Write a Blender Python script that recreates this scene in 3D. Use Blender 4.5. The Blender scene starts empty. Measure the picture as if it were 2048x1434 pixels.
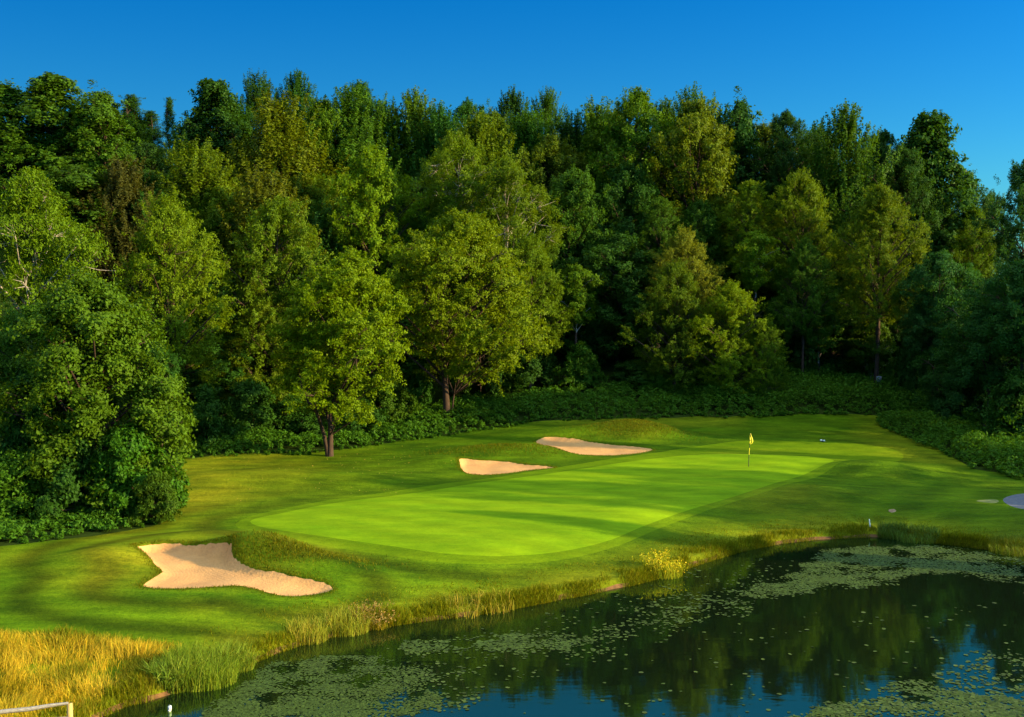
import bpy, math
import numpy as np
from mathutils import Vector

# ------------------------------------------------------------------ camera, world, sun, exposure
scn = bpy.context.scene
C = scn.collection
CAM_Z, FPX, HOR = 13.0, 2196.0, 570.0          # eye height, focal length and horizon line in pixels of the 2048 px photograph
PITCH = math.atan((717.0 - HOR) / FPX)
cd = bpy.data.cameras.new('camera')
cam = bpy.data.objects.new('camera', cd)
C.objects.link(cam)
cam.location = (0, 0, CAM_Z)
cam.rotation_euler = (math.pi / 2 - PITCH, 0, 0)
cd.sensor_width = 36.0
cd.lens = FPX / 2048 * 36.0
cd.clip_start, cd.clip_end = 0.5, 8000
scn.camera = cam
scn.render.resolution_x, scn.render.resolution_y = 1024, 717

SUN_EL = math.radians(15.0)
SUN_AZ = math.atan2(1.0, -0.30)                # clockwise from +Y
TO_SUN = Vector((math.sin(SUN_AZ) * math.cos(SUN_EL), math.cos(SUN_AZ) * math.cos(SUN_EL), math.sin(SUN_EL)))
sl = bpy.data.lights.new('sun', 'SUN')
sun = bpy.data.objects.new('sun', sl)
C.objects.link(sun)
sl.energy = 4.5
sl.angle = math.radians(0.5)
sl.color = (1.0, 0.80, 0.38)
sun.rotation_euler = TO_SUN.to_track_quat('Z', 'Y').to_euler()
sun.location = TO_SUN * 100

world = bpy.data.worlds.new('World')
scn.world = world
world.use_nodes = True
wn, wl = world.node_tree.nodes, world.node_tree.links
bg = wn['Background']
sky = wn.new('ShaderNodeTexSky')
sky.sky_type = 'NISHITA'
sky.sun_disc = False
sky.sun_elevation = SUN_EL
sky.sun_rotation = SUN_AZ
sky.air_density, sky.dust_density, sky.ozone_density = 1.0, 0.6, 3.0
hs = wn.new('ShaderNodeHueSaturation')
hs.inputs['Saturation'].default_value = 1.5
wl.new(sky.outputs[0], hs.inputs['Color'])
tint = wn.new('ShaderNodeMix')
tint.data_type, tint.blend_type = 'RGBA', 'MULTIPLY'
tint.inputs[0].default_value = 1.0
tint.inputs[7].default_value = (0.26, 0.86, 1.17, 1)
wl.new(hs.outputs[0], tint.inputs[6])
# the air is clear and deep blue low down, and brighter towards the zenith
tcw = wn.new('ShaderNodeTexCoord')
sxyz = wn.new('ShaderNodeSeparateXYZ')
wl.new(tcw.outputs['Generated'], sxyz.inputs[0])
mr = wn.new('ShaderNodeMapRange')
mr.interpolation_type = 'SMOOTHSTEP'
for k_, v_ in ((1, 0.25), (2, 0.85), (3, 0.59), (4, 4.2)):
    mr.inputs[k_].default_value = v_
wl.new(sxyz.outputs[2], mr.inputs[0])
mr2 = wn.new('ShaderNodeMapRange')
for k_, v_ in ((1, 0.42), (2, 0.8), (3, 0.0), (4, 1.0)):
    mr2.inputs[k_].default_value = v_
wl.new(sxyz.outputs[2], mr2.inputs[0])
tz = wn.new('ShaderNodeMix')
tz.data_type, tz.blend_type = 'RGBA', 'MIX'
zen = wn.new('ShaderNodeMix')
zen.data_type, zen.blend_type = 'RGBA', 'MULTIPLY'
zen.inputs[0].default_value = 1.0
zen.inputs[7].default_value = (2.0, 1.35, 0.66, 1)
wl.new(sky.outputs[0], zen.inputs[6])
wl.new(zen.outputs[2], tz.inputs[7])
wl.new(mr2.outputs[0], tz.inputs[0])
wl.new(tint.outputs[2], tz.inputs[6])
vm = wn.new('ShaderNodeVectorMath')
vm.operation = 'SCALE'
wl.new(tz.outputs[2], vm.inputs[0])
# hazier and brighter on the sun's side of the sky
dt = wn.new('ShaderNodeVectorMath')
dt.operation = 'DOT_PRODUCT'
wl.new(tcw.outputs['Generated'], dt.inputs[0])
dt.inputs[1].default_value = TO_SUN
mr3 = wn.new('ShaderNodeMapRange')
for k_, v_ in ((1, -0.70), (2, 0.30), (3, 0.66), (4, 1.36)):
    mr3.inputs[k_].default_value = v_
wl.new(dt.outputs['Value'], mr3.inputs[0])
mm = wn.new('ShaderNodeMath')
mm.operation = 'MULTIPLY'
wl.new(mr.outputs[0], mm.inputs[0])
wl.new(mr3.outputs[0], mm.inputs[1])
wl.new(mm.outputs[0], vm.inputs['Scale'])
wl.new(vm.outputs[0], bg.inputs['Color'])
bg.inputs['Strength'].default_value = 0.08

vs = scn.view_settings
vs.view_transform = 'Standard'
vs.look = 'None'
vs.gamma = 1.0
vs.use_curve_mapping = False
vs.exposure = 1.62
cy = scn.cycles
cy.max_bounces = 6
cy.diffuse_bounces = 3
cy.glossy_bounces = 3
cy.transmission_bounces = 3
cy.transparent_max_bounces = 4
cy.sample_clamp_indirect = 4.0
cy.caustics_reflective = False
cy.caustics_refractive = False

# ------------------------------------------------------------------ pixel <-> place
_f = np.array([0, math.cos(PITCH), -math.sin(PITCH)])
_u = np.array([0, math.sin(PITCH), math.cos(PITCH)])


def ray(px, py):
    return _f + np.array([(px - 1024) / FPX, 0, 0]) + _u * ((717 - py) / FPX)


def at_depth(px, py, Y):
    d = ray(px, py)
    return np.array([0, 0, CAM_Z]) + d * (Y / d[1])


def on_z(px, py, z):
    d = ray(px, py)
    return np.array([0, 0, CAM_Z]) + d * ((z - CAM_Z) / d[2])


def sstep(a, b, x):
    t = np.clip((np.asarray(x, float) - a) / (b - a), 0, 1)
    return t * t * (3 - 2 * t)


def sdf(x, y, poly):
    """signed distance to a closed polygon, positive inside"""
    x, y = np.asarray(x, float), np.asarray(y, float)
    d2 = np.full(x.shape, 1e18)
    ins = np.zeros(x.shape, bool)
    n = len(poly)
    for i in range(n):
        ax, ay = poly[i]
        bx, by = poly[(i + 1) % n]
        ex, ey = bx - ax, by - ay
        L = ex * ex + ey * ey + 1e-12
        t = np.clip(((x - ax) * ex + (y - ay) * ey) / L, 0, 1)
        d2 = np.minimum(d2, (x - ax - t * ex) ** 2 + (y - ay - t * ey) ** 2)
        if ay != by:
            c = ((ay > y) != (by > y)) & (x < (bx - ax) * (y - ay) / (by - ay) + ax)
            ins ^= c
    d = np.sqrt(d2)
    return np.where(ins, d, -d)


def smooth_poly(pts, n=6):
    """Catmull-Rom through closed points"""
    P = np.array([p[:2] for p in pts], float)
    out = []
    m = len(P)
    for i in range(m):
        p0, p1, p2, p3 = P[i - 1], P[i], P[(i + 1) % m], P[(i + 2) % m]
        for k in range(n):
            t = k / n
            out.append(0.5 * (2 * p1 + (p2 - p0) * t + (2 * p0 - 5 * p1 + 4 * p2 - p3) * t * t + (3 * p1 - p0 - 3 * p2 + p3) * t ** 3))
    return np.array(out)


def vnoise(x, y, s, seed=0):
    """smooth value noise, about -1..1"""
    x, y = np.asarray(x, float) / s + seed * 17.3, np.asarray(y, float) / s - seed * 9.1
    xi, yi = np.floor(x), np.floor(y)
    fx, fy = x - xi, y - yi
    fx, fy = fx * fx * (3 - 2 * fx), fy * fy * (3 - 2 * fy)

    def h(a, b):
        v = np.sin(a * 127.1 + b * 311.7 + seed * 74.7) * 43758.5453
        return (v - np.floor(v)) * 2 - 1
    return (h(xi, yi) * (1 - fx) + h(xi + 1, yi) * fx) * (1 - fy) + (h(xi, yi + 1) * (1 - fx) + h(xi + 1, yi + 1) * fx) * fy


# ------------------------------------------------------------------ terrain
SHORE = [(235, 1420), (300, 1402), (400, 1370), (470, 1345), (520, 1320), (600, 1291), (700, 1266), (800, 1249), (900, 1236), (1000, 1222),
         (1100, 1203), (1200, 1184), (1300, 1161), (1400, 1128), (1500, 1099), (1600, 1083), (1700, 1076), (1780, 1075), (1900, 1090), (2048, 1108), (2200, 1124)]
pond = [tuple(on_z(a, b, 0)[:2]) for a, b in SHORE]
pond = pond + [(40, 46), (44, 36), (40, 20), (25, 14), (0, 12), (-8, 14), (-13.2, 22), (-13.3, 29)]
POND = smooth_poly(pond, 4)

WOODS_PX = [(-500, 1250), (-200, 1160), (0, 1095), (120, 1078), (250, 1062), (325, 1048), (345, 1010), (345, 950), (360, 917), (420, 912), (560, 906), (640, 905), (760, 888), (900, 868), (1000, 853),
            (1100, 840), (1250, 834), (1400, 833), (1560, 830), (1700, 826), (1755, 830), (1770, 852), (1830, 877), (1900, 912), (1960, 940), (2048, 958), (2300, 985), (2600, 1010)]


def hill(x, y):
    left = sstep(-18, -45, x)
    y0 = 88 - 26 * left
    k = 1 - 0.8 * sstep(15, 70, x - 0.15 * (y - 100))
    h = 24.0 * sstep(y0 - 5, y0 + 75, y) * k
    return h + 1.2 * sstep(64, 104, y)


def g2(x, y, c, a, sx, sy, rot=0.0):
    dx, dy = x - c[0], y - c[1]
    cr, sr = math.cos(rot), math.sin(rot)
    u, v = dx * cr + dy * sr, -dx * sr + dy * cr
    return a * np.exp(-(u / sx) ** 2 - (v / sy) ** 2)


def base_z(x, y):
    d = -sdf(x, y, POND)
    z = np.where(d < 0, np.maximum(-1.6, d * 0.7), 0.30 * sstep(0, 0.35, d) + 0.55 * sstep(0.2, 7, d))
    near = sstep(22, 6, y) * sstep(-2, 4, d)
    return z + hill(x, y) * sstep(0, 6, d) + near * 10.0 + sstep(1, 6, d) * (0.10 * vnoise(x, y, 9, 1) + 0.05 * vnoise(x, y, 4, 2))


def px_ground(px, py, fn, it=8):
    z = 0.9
    for _ in range(it):
        p = on_z(px, py, z)
        z = 0.5 * z + 0.5 * float(fn(np.array([p[0]]), np.array([p[1]]))[0])
    return on_z(px, py, z)


def poly_px(pts, n=5, fn=base_z):
    return smooth_poly([px_ground(a, b, fn) for a, b in pts], n)


WOODS = np.array([px_ground(a, b, base_z)[:2] for a, b in WOODS_PX])
WOODS = np.vstack([WOODS, [(150, 40), (400, 0), (2900, 0), (2900, 2900), (-2900, 2900), (-2900, 0), (-300, 20), (-60, 34)]])
B1 = poly_px([(272, 1104), (320, 1097), (370, 1099), (425, 1106), (462, 1110), (468, 1126), (500, 1139), (560, 1150), (620, 1162), (655, 1172), (664, 1180), (640, 1187), (590, 1191),
              (545, 1186), (500, 1174), (460, 1171), (380, 1176), (320, 1176), (286, 1171), (300, 1160), (322, 1148), (318, 1138), (295, 1122)], 5)
B2 = poly_px([(1073, 884), (1095, 877), (1150, 880), (1210, 888), (1265, 893), (1306, 899), (1270, 907), (1210, 911), (1150, 909), (1105, 899)], 5)
B3 = poly_px([(919, 924), (960, 923), (1010, 924), (1060, 929), (1108, 935), (1060, 940), (1010, 947), (960, 950), (930, 944)], 5)
GREEN = poly_px([(500, 1046), (560, 1030), (640, 1014), (740, 1000), (860, 985), (980, 966), (1100, 950), (1220, 932), (1330, 918), (1450, 912), (1560, 914), (1640, 920), (1668, 929), (1630, 948),
                 (1560, 972), (1480, 996), (1380, 1023), (1290, 1054), (1210, 1086), (1110, 1108), (990, 1117), (880, 1112), (780, 1098), (670, 1082), (560, 1066)], 5)
APRON = poly_px([(470, 1050), (620, 1008), (800, 982), (1000, 955), (1180, 925), (1310, 906), (1400, 892), (1500, 881), (1640, 884), (1760, 893), (1805, 908), (1790, 925), (1700, 937),
                 (1640, 958), (1540, 990), (1420, 1022), (1320, 1058), (1230, 1095), (1120, 1122), (980, 1131), (860, 1125), (740, 1108), (600, 1086)], 5)
PATH = poly_px([(2006, 1001), (2016, 993), (2048, 987), (2130, 984), (2260, 990), (2260, 1030), (2130, 1026), (2048, 1018), (2020, 1011)], 5)
SOIL = poly_px([(1776, 1022), (1783, 1019), (1792, 1021), (1791, 1025), (1781, 1026)], 4)
SOIL2 = poly_px([(1952, 1002), (1966, 1000), (1988, 999), (1998, 1002), (1990, 1006), (1968, 1005)], 4)


def P(px, py):
    return px_ground(px, py, base_z)[:2]


MOUNDS = [(P(1275, 868), 0.95, 3.4, 2.0, 0), (P(1130, 868), 0.45, 4.5, 1.6, 0), (P(1010, 905), 0.55, 4.0, 2.0, 0), (P(880, 925), 0.35, 2.2, 1.8, 0),
          (P(215, 1120), 0.55, 2.4, 2.2, 0), (P(400, 1082), 0.45, 3.2, 1.5, 0), (P(520, 1112), 1.1, 2.6, 1.4, -0.35), (P(650, 1140), 0.45, 2.6, 1.3, -0.35),
          (P(1740, 945), 0.75, 4.0, 2.6, 0), (P(1640, 985), 0.35, 5, 3, 0), (P(640, 960), 0.5, 6, 2.5, 0), (P(430, 965), 0.35, 4, 3, 0)]


def terrain(x, y, want=False):
    x, y = np.asarray(x, float), np.asarray(y, float)
    z = base_z(x, y)
    s1, s2, s3, g = sdf(x, y, B1), sdf(x, y, B2), sdf(x, y, B3), sdf(x, y, GREEN)
    s = np.maximum(np.maximum(s1, s2), s3)
    m = np.zeros(x.shape)
    for c, a, sx, sy, r in MOUNDS:
        m = m + g2(x, y, c, a, sx, sy, r)
    m = m * (1 - 0.9 * sstep(-1.5, 1.5, g))
    z = z + m * (1 - 0.92 * sstep(-0.10, 0.35, s)) - 0.13 * sstep(-0.02, 0.3, s) - 0.12 * sstep(0.3, 2.0, s)
    z = z + 0.22 * sstep(-2.5, 2.5, g) * (1 + 0.5 * vnoise(x, y, 11, 5)) + 0.03 * sstep(0, .5, s) * vnoise(x, y, 0.8, 3)
    if want:
        return z, s, s1, s2, s3, g
    return z


def gz(x, y):
    return float(terrain(np.array([x]), np.array([y]))[0])


def grow(a, b, step, lo, hi):
    mid = list(np.arange(a, b + 1e-6, step))
    out, s = [], step
    v = mid[-1]
    while v < hi:
        s *= 1.3
        v += s
        out.append(v)
    pre, s, v = [], step, mid[0]
    while v > lo:
        s *= 1.3
        v -= s
        pre.append(v)
    return np.array(pre[::-1] + mid + out)


# ------------------------------------------------------------------ node helpers and materials
def new_mat(name):
    m = bpy.data.materials.new(name)
    m.use_nodes = True
    nt = m.node_tree
    return m, nt.nodes, nt.links, nt.nodes['Principled BSDF']


def noise_node(n, l, scale, detail=4, rough=0.55, vec=None, stretch=None):
    t = n.new('ShaderNodeTexNoise')
    t.inputs['Scale'].default_value = scale
    t.inputs['Detail'].default_value = detail
    t.inputs['Roughness'].default_value = rough
    if vec is None:
        g = n.new('ShaderNodeNewGeometry')
        vec = g.outputs['Position']
    if stretch:
        mp = n.new('ShaderNodeMapping')
        mp.inputs['Scale'].default_value = stretch
        l.new(vec, mp.inputs['Vector'])
        vec = mp.outputs[0]
    l.new(vec, t.inputs['Vector'])
    return t.outputs['Fac']


def ramp(n, l, fac, stops):
    r = n.new('ShaderNodeValToRGB')
    e = r.color_ramp.elements
    e[0].position, e[0].color = stops[0][0], (*stops[0][1], 1)
    e[1].position, e[1].color = stops[1][0], (*stops[1][1], 1)
    for p, c in stops[2:]:
        k = e.new(p)
        k.color = (*c, 1)
    l.new(fac, r.inputs[0])
    return r.outputs[0]


def mixc(n, l, fac, a, b, mode='MIX'):
    m = n.new('ShaderNodeMix')
    m.data_type, m.blend_type = 'RGBA', mode
    for i, v in ((0, fac), (6, a), (7, b)):
        if isinstance(v, (int, float)):
            m.inputs[i].default_value = v
        elif isinstance(v, tuple):
            m.inputs[i].default_value = (*v, 1)
        else:
            l.new(v, m.inputs[i])
    return m.outputs[2]


def mathn(n, l, op, a, b=None, c=None):
    m = n.new('ShaderNodeMath')
    m.operation = op
    for i, v in enumerate((a, b, c)):
        if v is None:
            continue
        if isinstance(v, (int, float)):
            m.inputs[i].default_value = v
        else:
            l.new(v, m.inputs[i])
    return m.outputs[0]


def bump(n, l, h, strength, dist, bsdf):
    b = n.new('ShaderNodeBump')
    b.inputs['Strength'].default_value = strength
    b.inputs['Distance'].default_value = dist
    l.new(h, b.inputs['Height'])
    l.new(b.outputs[0], bsdf.inputs['Normal'])


def attr(n, name):
    a = n.new('ShaderNodeAttribute')
    a.attribute_name = name
    return a


def turf(name, dark, mid, dry, stripe, grain, bs):
    m, n, l, b = new_mat(name)
    big = noise_node(n, l, 0.10, 4, 0.6)
    med = noise_node(n, l, 0.55, 5, 0.65, stretch=(0.6, 1.0, 1.0))
    fine = noise_node(n, l, 7.0, 4, 0.7, stretch=(0.5, 1.0, 1.0))
    c = ramp(n, l, mathn(n, l, 'ADD', mathn(n, l, 'MULTIPLY', med, 0.6), mathn(n, l, 'MULTIPLY', big, 0.4)), [(0.36, dark), (0.66, mid)])
    at = attr(n, 'turf')
    sep = n.new('ShaderNodeSeparateColor')
    l.new(at.outputs['Color'], sep.inputs[0])
    # mowing bands: the sine of the distance field stored on the sheet
    w = mathn(n, l, 'SINE', mathn(n, l, 'MULTIPLY', sep.outputs[0], 100.0))
    w = mathn(n, l, 'MULTIPLY_ADD', mathn(n, l, 'MULTIPLY', w, sep.outputs[2]), stripe, 1.0)
    c = mixc(n, l, 1.0, c, w, 'MULTIPLY')
    dr = mathn(n, l, 'MULTIPLY', sep.outputs[1], mathn(n, l, 'ADD', mathn(n, l, 'MULTIPLY', med, 1.4), -0.2))
    c = mixc(n, l, dr, c, dry)
    c = mixc(n, l, 1.0, c, mathn(n, l, 'MULTIPLY_ADD', fine, grain, 1.0 - grain * 0.5), 'MULTIPLY')
    streak = noise_node(n, l, 1.6, 4, 0.65, stretch=(0.22, 1.0, 1.0))
    c = mixc(n, l, 1.0, c, mathn(n, l, 'MULTIPLY_ADD', streak, grain * 1.6, 1.0 - grain * 0.8), 'MULTIPLY')
    l.new(c, b.inputs['Base Color'])
    b.inputs['Roughness'].default_value = 0.85
    b.inputs['Specular IOR Level'].default_value = 0.03
    bump(n, l, fine, bs, 0.12, b)
    return m


M_ROUGH = turf('rough_turf', (0.024, 0.062, 0.001), (0.080, 0.134, 0.002), (0.34, 0.27, 0.01), 0.42, 0.8, 0.8)
M_APRON = turf('apron_turf', (0.060, 0.116, 0.001), (0.120, 0.182, 0.002), (0.30, 0.27, 0.01), 0.09, 0.5, 0.4)
M_GREEN = turf('green_turf', (0.098, 0.184, 0.002), (0.186, 0.272, 0.003), (0.30, 0.32, 0.01), 0.08, 0.4, 0.2)


def make_sand():
    m, n, l, b = new_mat('bunker_sand')
    a = noise_node(n, l, 0.5, 5, 0.6)
    f = noise_node(n, l, 9, 4, 0.7)
    c = ramp(n, l, a, [(0.3, (0.42, 0.195, 0.060)), (0.7, (0.57, 0.283, 0.092))])
    c = mixc(n, l, 1.0, c, mathn(n, l, 'MULTIPLY_ADD', f, 0.4, 0.8), 'MULTIPLY')
    l.new(c, b.inputs['Base Color'])
    b.inputs['Roughness'].default_value = 0.95
    at = attr(n, 'turf')
    sep = n.new('ShaderNodeSeparateColor')
    l.new(at.outputs['Color'], sep.inputs[0])
    rake = mathn(n, l, 'SINE', mathn(n, l, 'MULTIPLY', sep.outputs[0], 4200.0))
    h = mathn(n, l, 'ADD', mathn(n, l, 'MULTIPLY', rake, 0.04), mathn(n, l, 'ADD', f, mathn(n, l, 'MULTIPLY', a, 2.0)))
    bump(n, l, h, 0.6, 0.06, b)
    return m


M_SAND = make_sand()


def simple_mat(name, c1, c2, scale, rough=0.9, bs=0.4, stretch=None, spec=0.3):
    m, n, l, b = new_mat(name)
    f = noise_node(n, l, scale, 5, 0.65, stretch=stretch)
    l.new(ramp(n, l, f, [(0.3, c1), (0.7, c2)]), b.inputs['Base Color'])
    b.inputs['Roughness'].default_value = rough
    b.inputs['Specular IOR Level'].default_value = spec
    bump(n, l, f, bs, 0.05, b)
    return m


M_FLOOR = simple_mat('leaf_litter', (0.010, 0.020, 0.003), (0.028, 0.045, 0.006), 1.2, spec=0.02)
M_PATH = simple_mat('path_asphalt', (0.075, 0.08, 0.105), (0.12, 0.125, 0.15), 6, spec=0.05)
M_SOIL = simple_mat('bare_earth', (0.13, 0.06, 0.03), (0.30, 0.20, 0.10), 5)
M_SOIL2 = simple_mat('thin_turf', (0.05, 0.085, 0.006), (0.20, 0.19, 0.06), 2.5)
M_BED = simple_mat('pond_bank_mud', (0.05, 0.022, 0.008), (0.16, 0.075, 0.022), 3)
M_BARK = simple_mat('bark', (0.018, 0.010, 0.007), (0.070, 0.038, 0.023), 5, stretch=(3, 3, 0.5))
M_PALEBARK = simple_mat('pale_bark', (0.18, 0.14, 0.11), (0.40, 0.33, 0.27), 5, stretch=(3, 3, 0.5))
M_WOOD = simple_mat('weathered_wood', (0.15, 0.13, 0.115), (0.33, 0.30, 0.27), 12, stretch=(0.4, 3, 3))
M_POST = simple_mat('post_wood', (0.38, 0.24, 0.08), (0.60, 0.40, 0.14), 12, stretch=(4, 4, 0.4))


def leaf_mat(name, trans=0.35, use_obj=True, col=(0.1, 0.2, 0.02), var=0.5, rough=0.5, yellow=(1.14, 1.0, 0.7), straw=None):
    m, n, l, b = new_mat(name)
    g = n.new('ShaderNodeNewGeometry')
    if use_obj:
        oi = n.new('ShaderNodeObjectInfo')
        base = oi.outputs['Color']
    else:
        rgb = n.new('ShaderNodeRGB')
        rgb.outputs[0].default_value = (*col, 1)
        base = rgb.outputs[0]
    rnd = g.outputs['Random Per Island']
    v = mathn(n, l, 'MULTIPLY_ADD', rnd, var, 1.0 - var * 0.5)
    c = mixc(n, l, 1.0, base, v, 'MULTIPLY')
    tc = n.new('ShaderNodeTexCoord')
    pn = noise_node(n, l, 0.45, 3, 0.6, vec=tc.outputs['Object'])
    c = mixc(n, l, mathn(n, l, 'MULTIPLY', pn, 0.8), c, mixc(n, l, 1.0, c, yellow, 'MULTIPLY'))
    if straw:
        st = mathn(n, l, 'MULTIPLY', mathn(n, l, 'GREATER_THAN', mathn(n, l, 'FRACT', mathn(n, l, 'MULTIPLY', rnd, 7.31)), 0.72), 0.85)
        c = mixc(n, l, st, c, mixc(n, l, 1.0, c, straw, 'MULTIPLY'))
    l.new(c, b.inputs['Base Color'])
    b.inputs['Roughness'].default_value = rough
    b.inputs['Specular IOR Level'].default_value = 0.06
    t = n.new('ShaderNodeBsdfTranslucent')
    l.new(mixc(n, l, 1.0, c, (1.6, 1.4, 0.3), 'MULTIPLY'), t.inputs['Color'])
    mx = n.new('ShaderNodeMixShader')
    mx.inputs[0].default_value = trans
    l.new(b.outputs[0], mx.inputs[1])
    l.new(t.outputs[0], mx.inputs[2])
    l.new(mx.outputs[0], n['Material Output'].inputs[0])
    return m


M_LEAF = leaf_mat('foliage')
M_GRASS = leaf_mat('grass_blades', trans=0.3, var=0.9, yellow=(1.25, 1.05, 0.7), straw=(1.55, 1.12, 1.6))
M_DRY = leaf_mat('dry_blades', trans=0.3, var=1.0, yellow=(0.62, 0.80, 0.6), straw=(0.35, 0.6, 0.5))
M_PAD = leaf_mat('lily_pad_leaf', trans=0.0, var=0.9, rough=0.55, yellow=(1.3, 1.0, 0.8))


def make_water():
    m, n, l, b = new_mat('pond_water')
    b.inputs['Base Color'].default_value = (0.004, 0.007, 0.003, 1)
    b.inputs['Specular IOR Level'].default_value = 0.0
    f = noise_node(n, l, 1.6, 3, 0.5, stretch=(0.5, 1.6, 1))
    g = n.new('ShaderNodeBsdfGlossy')
    g.inputs['Roughness'].default_value = 0.03
    g.inputs['Color'].default_value = (0.70, 1.0, 0.52, 1)
    bp = n.new('ShaderNodeBump')
    bp.inputs['Strength'].default_value = 0.06
    bp.inputs['Distance'].default_value = 0.03
    l.new(f, bp.inputs['Height'])
    l.new(bp.outputs[0], g.inputs['Normal'])
    fr = n.new('ShaderNodeFresnel')
    fr.inputs['IOR'].default_value = 2.4
    mx = n.new('ShaderNodeMixShader')
    l.new(fr.outputs[0], mx.inputs[0])
    l.new(b.outputs[0], mx.inputs[1])
    l.new(g.outputs[0], mx.inputs[2])
    l.new(mx.outputs[0], n['Material Output'].inputs[0])
    return m


M_WATER = make_water()


def plain(name, col, rough=0.5):
    m, n, l, b = new_mat(name)
    f = noise_node(n, l, 14, 3)
    l.new(mixc(n, l, 1.0, col, mathn(n, l, 'MULTIPLY_ADD', f, 0.3, 0.85), 'MULTIPLY'), b.inputs['Base Color'])
    b.inputs['Roughness'].default_value = rough
    return m


M_YELLOW = plain('flag_yellow', (0.85, 0.70, 0.03))
M_BLACK = plain('black_paint', (0.012, 0.014, 0.012))
M_WHITE = plain('white_plastic', (0.75, 0.75, 0.72))
M_GREY = plain('grey_metal', (0.25, 0.27, 0.30))
M_BLUE = plain('dark_blue_plastic', (0.02, 0.07, 0.12))


# ------------------------------------------------------------------ object helpers
def mesh_np(name, V, faces, mat=None, smooth=False):
    """faces: list of (n, k) index arrays"""
    me = bpy.data.meshes.new(name)
    V = np.asarray(V, np.float32)
    me.vertices.add(len(V))
    me.vertices.foreach_set('co', V.ravel())
    idx = np.concatenate([f.ravel() for f in faces if len(f)]).astype(np.int32)
    tot = np.concatenate([np.full(len(f), f.shape[1], np.int32) for f in faces if len(f)])
    me.loops.add(len(idx))
    me.loops.foreach_set('vertex_index', idx)
    me.polygons.add(len(tot))
    me.polygons.foreach_set('loop_start', np.concatenate([[0], np.cumsum(tot)[:-1]]).astype(np.int32))
    if smooth:
        me.polygons.foreach_set('use_smooth', np.ones(len(tot), bool))
    me.update(calc_edges=True)
    if mat:
        me.materials.append(mat)
    return me


def link(name, data, parent=None, loc=None):
    o = bpy.data.objects.new(name, data)
    C.objects.link(o)
    if parent is not None:
        o.parent = parent
    if loc is not None:
        o.location = loc
    return o


def tag(o, label=None, cat=None, group=None, kind=None):
    for k, v in (('label', label), ('category', cat), ('group', group), ('kind', kind)):
        if v:
            o[k] = v
    return o


class Geo:
    """collects tubes, boxes and loose faces into one mesh"""

    def __init__(s):
        s.V, s.F, s.n = [], {3: [], 4: []}, 0

    def add(s, V, F):
        V = np.asarray(V, float)
        F = np.asarray(F)
        s.V.append(V)
        s.F[F.shape[1]].append(F + s.n)
        s.n += len(V)

    def tube(s, pts, rad, k=6, cap=True):
        pts = np.asarray(pts, float)
        m = len(pts)
        rad = np.broadcast_to(np.asarray(rad, float), (m,))
        t = np.gradient(pts, axis=0)
        t /= np.linalg.norm(t, axis=1)[:, None] + 1e-9
        ref = np.array([0, 0, 1.0]) if abs(t[0][2]) < 0.8 else np.array([1.0, 0, 0])
        a = np.cross(t, ref)
        a /= np.linalg.norm(a, axis=1)[:, None] + 1e-9
        b = np.cross(t, a)
        ang = np.arange(k) * 2 * math.pi / k
        R = pts[:, None, :] + rad[:, None, None] * (np.cos(ang)[None, :, None] * a[:, None, :] + np.sin(ang)[None, :, None] * b[:, None, :])
        V = R.reshape(-1, 3)
        i = np.arange(m - 1)[:, None] * k + np.arange(k)[None, :]
        j = np.arange(m - 1)[:, None] * k + (np.arange(k)[None, :] + 1) % k
        s.add(V, np.stack([i, j, j + k, i + k], -1).reshape(-1, 4))
        if cap:
            for r, rev in ((0, True), (m - 1, False)):
                c = pts[r]
                V = np.vstack([R[r], c])
                F = np.array([[q, (q + 1) % k, k] for q in range(k)])
                s.add(V, F[:, ::-1] if rev else F)

    def box(s, c, d, taper=1.0):
        c, d = np.array(c, float), np.array(d, float) / 2
        q = np.array([[-1, -1], [1, -1], [1, 1], [-1, 1]], float)
        lo = np.c_[q * d[:2], np.full(4, -d[2])] + c
        hi = np.c_[q * d[:2] * taper, np.full(4, d[2])] + c
        s.add(np.vstack([lo, hi]), [[0, 3, 2, 1], [4, 5, 6, 7], [0, 1, 5, 4], [1, 2, 6, 5], [2, 3, 7, 6], [3, 0, 4, 7]])

    def mesh(s, name, mat, smooth=False):
        fs = [np.vstack(s.F[k]) for k in (3, 4) if s.F[k]]
        return mesh_np(name, np.vstack(s.V), fs, mat, smooth)


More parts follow.
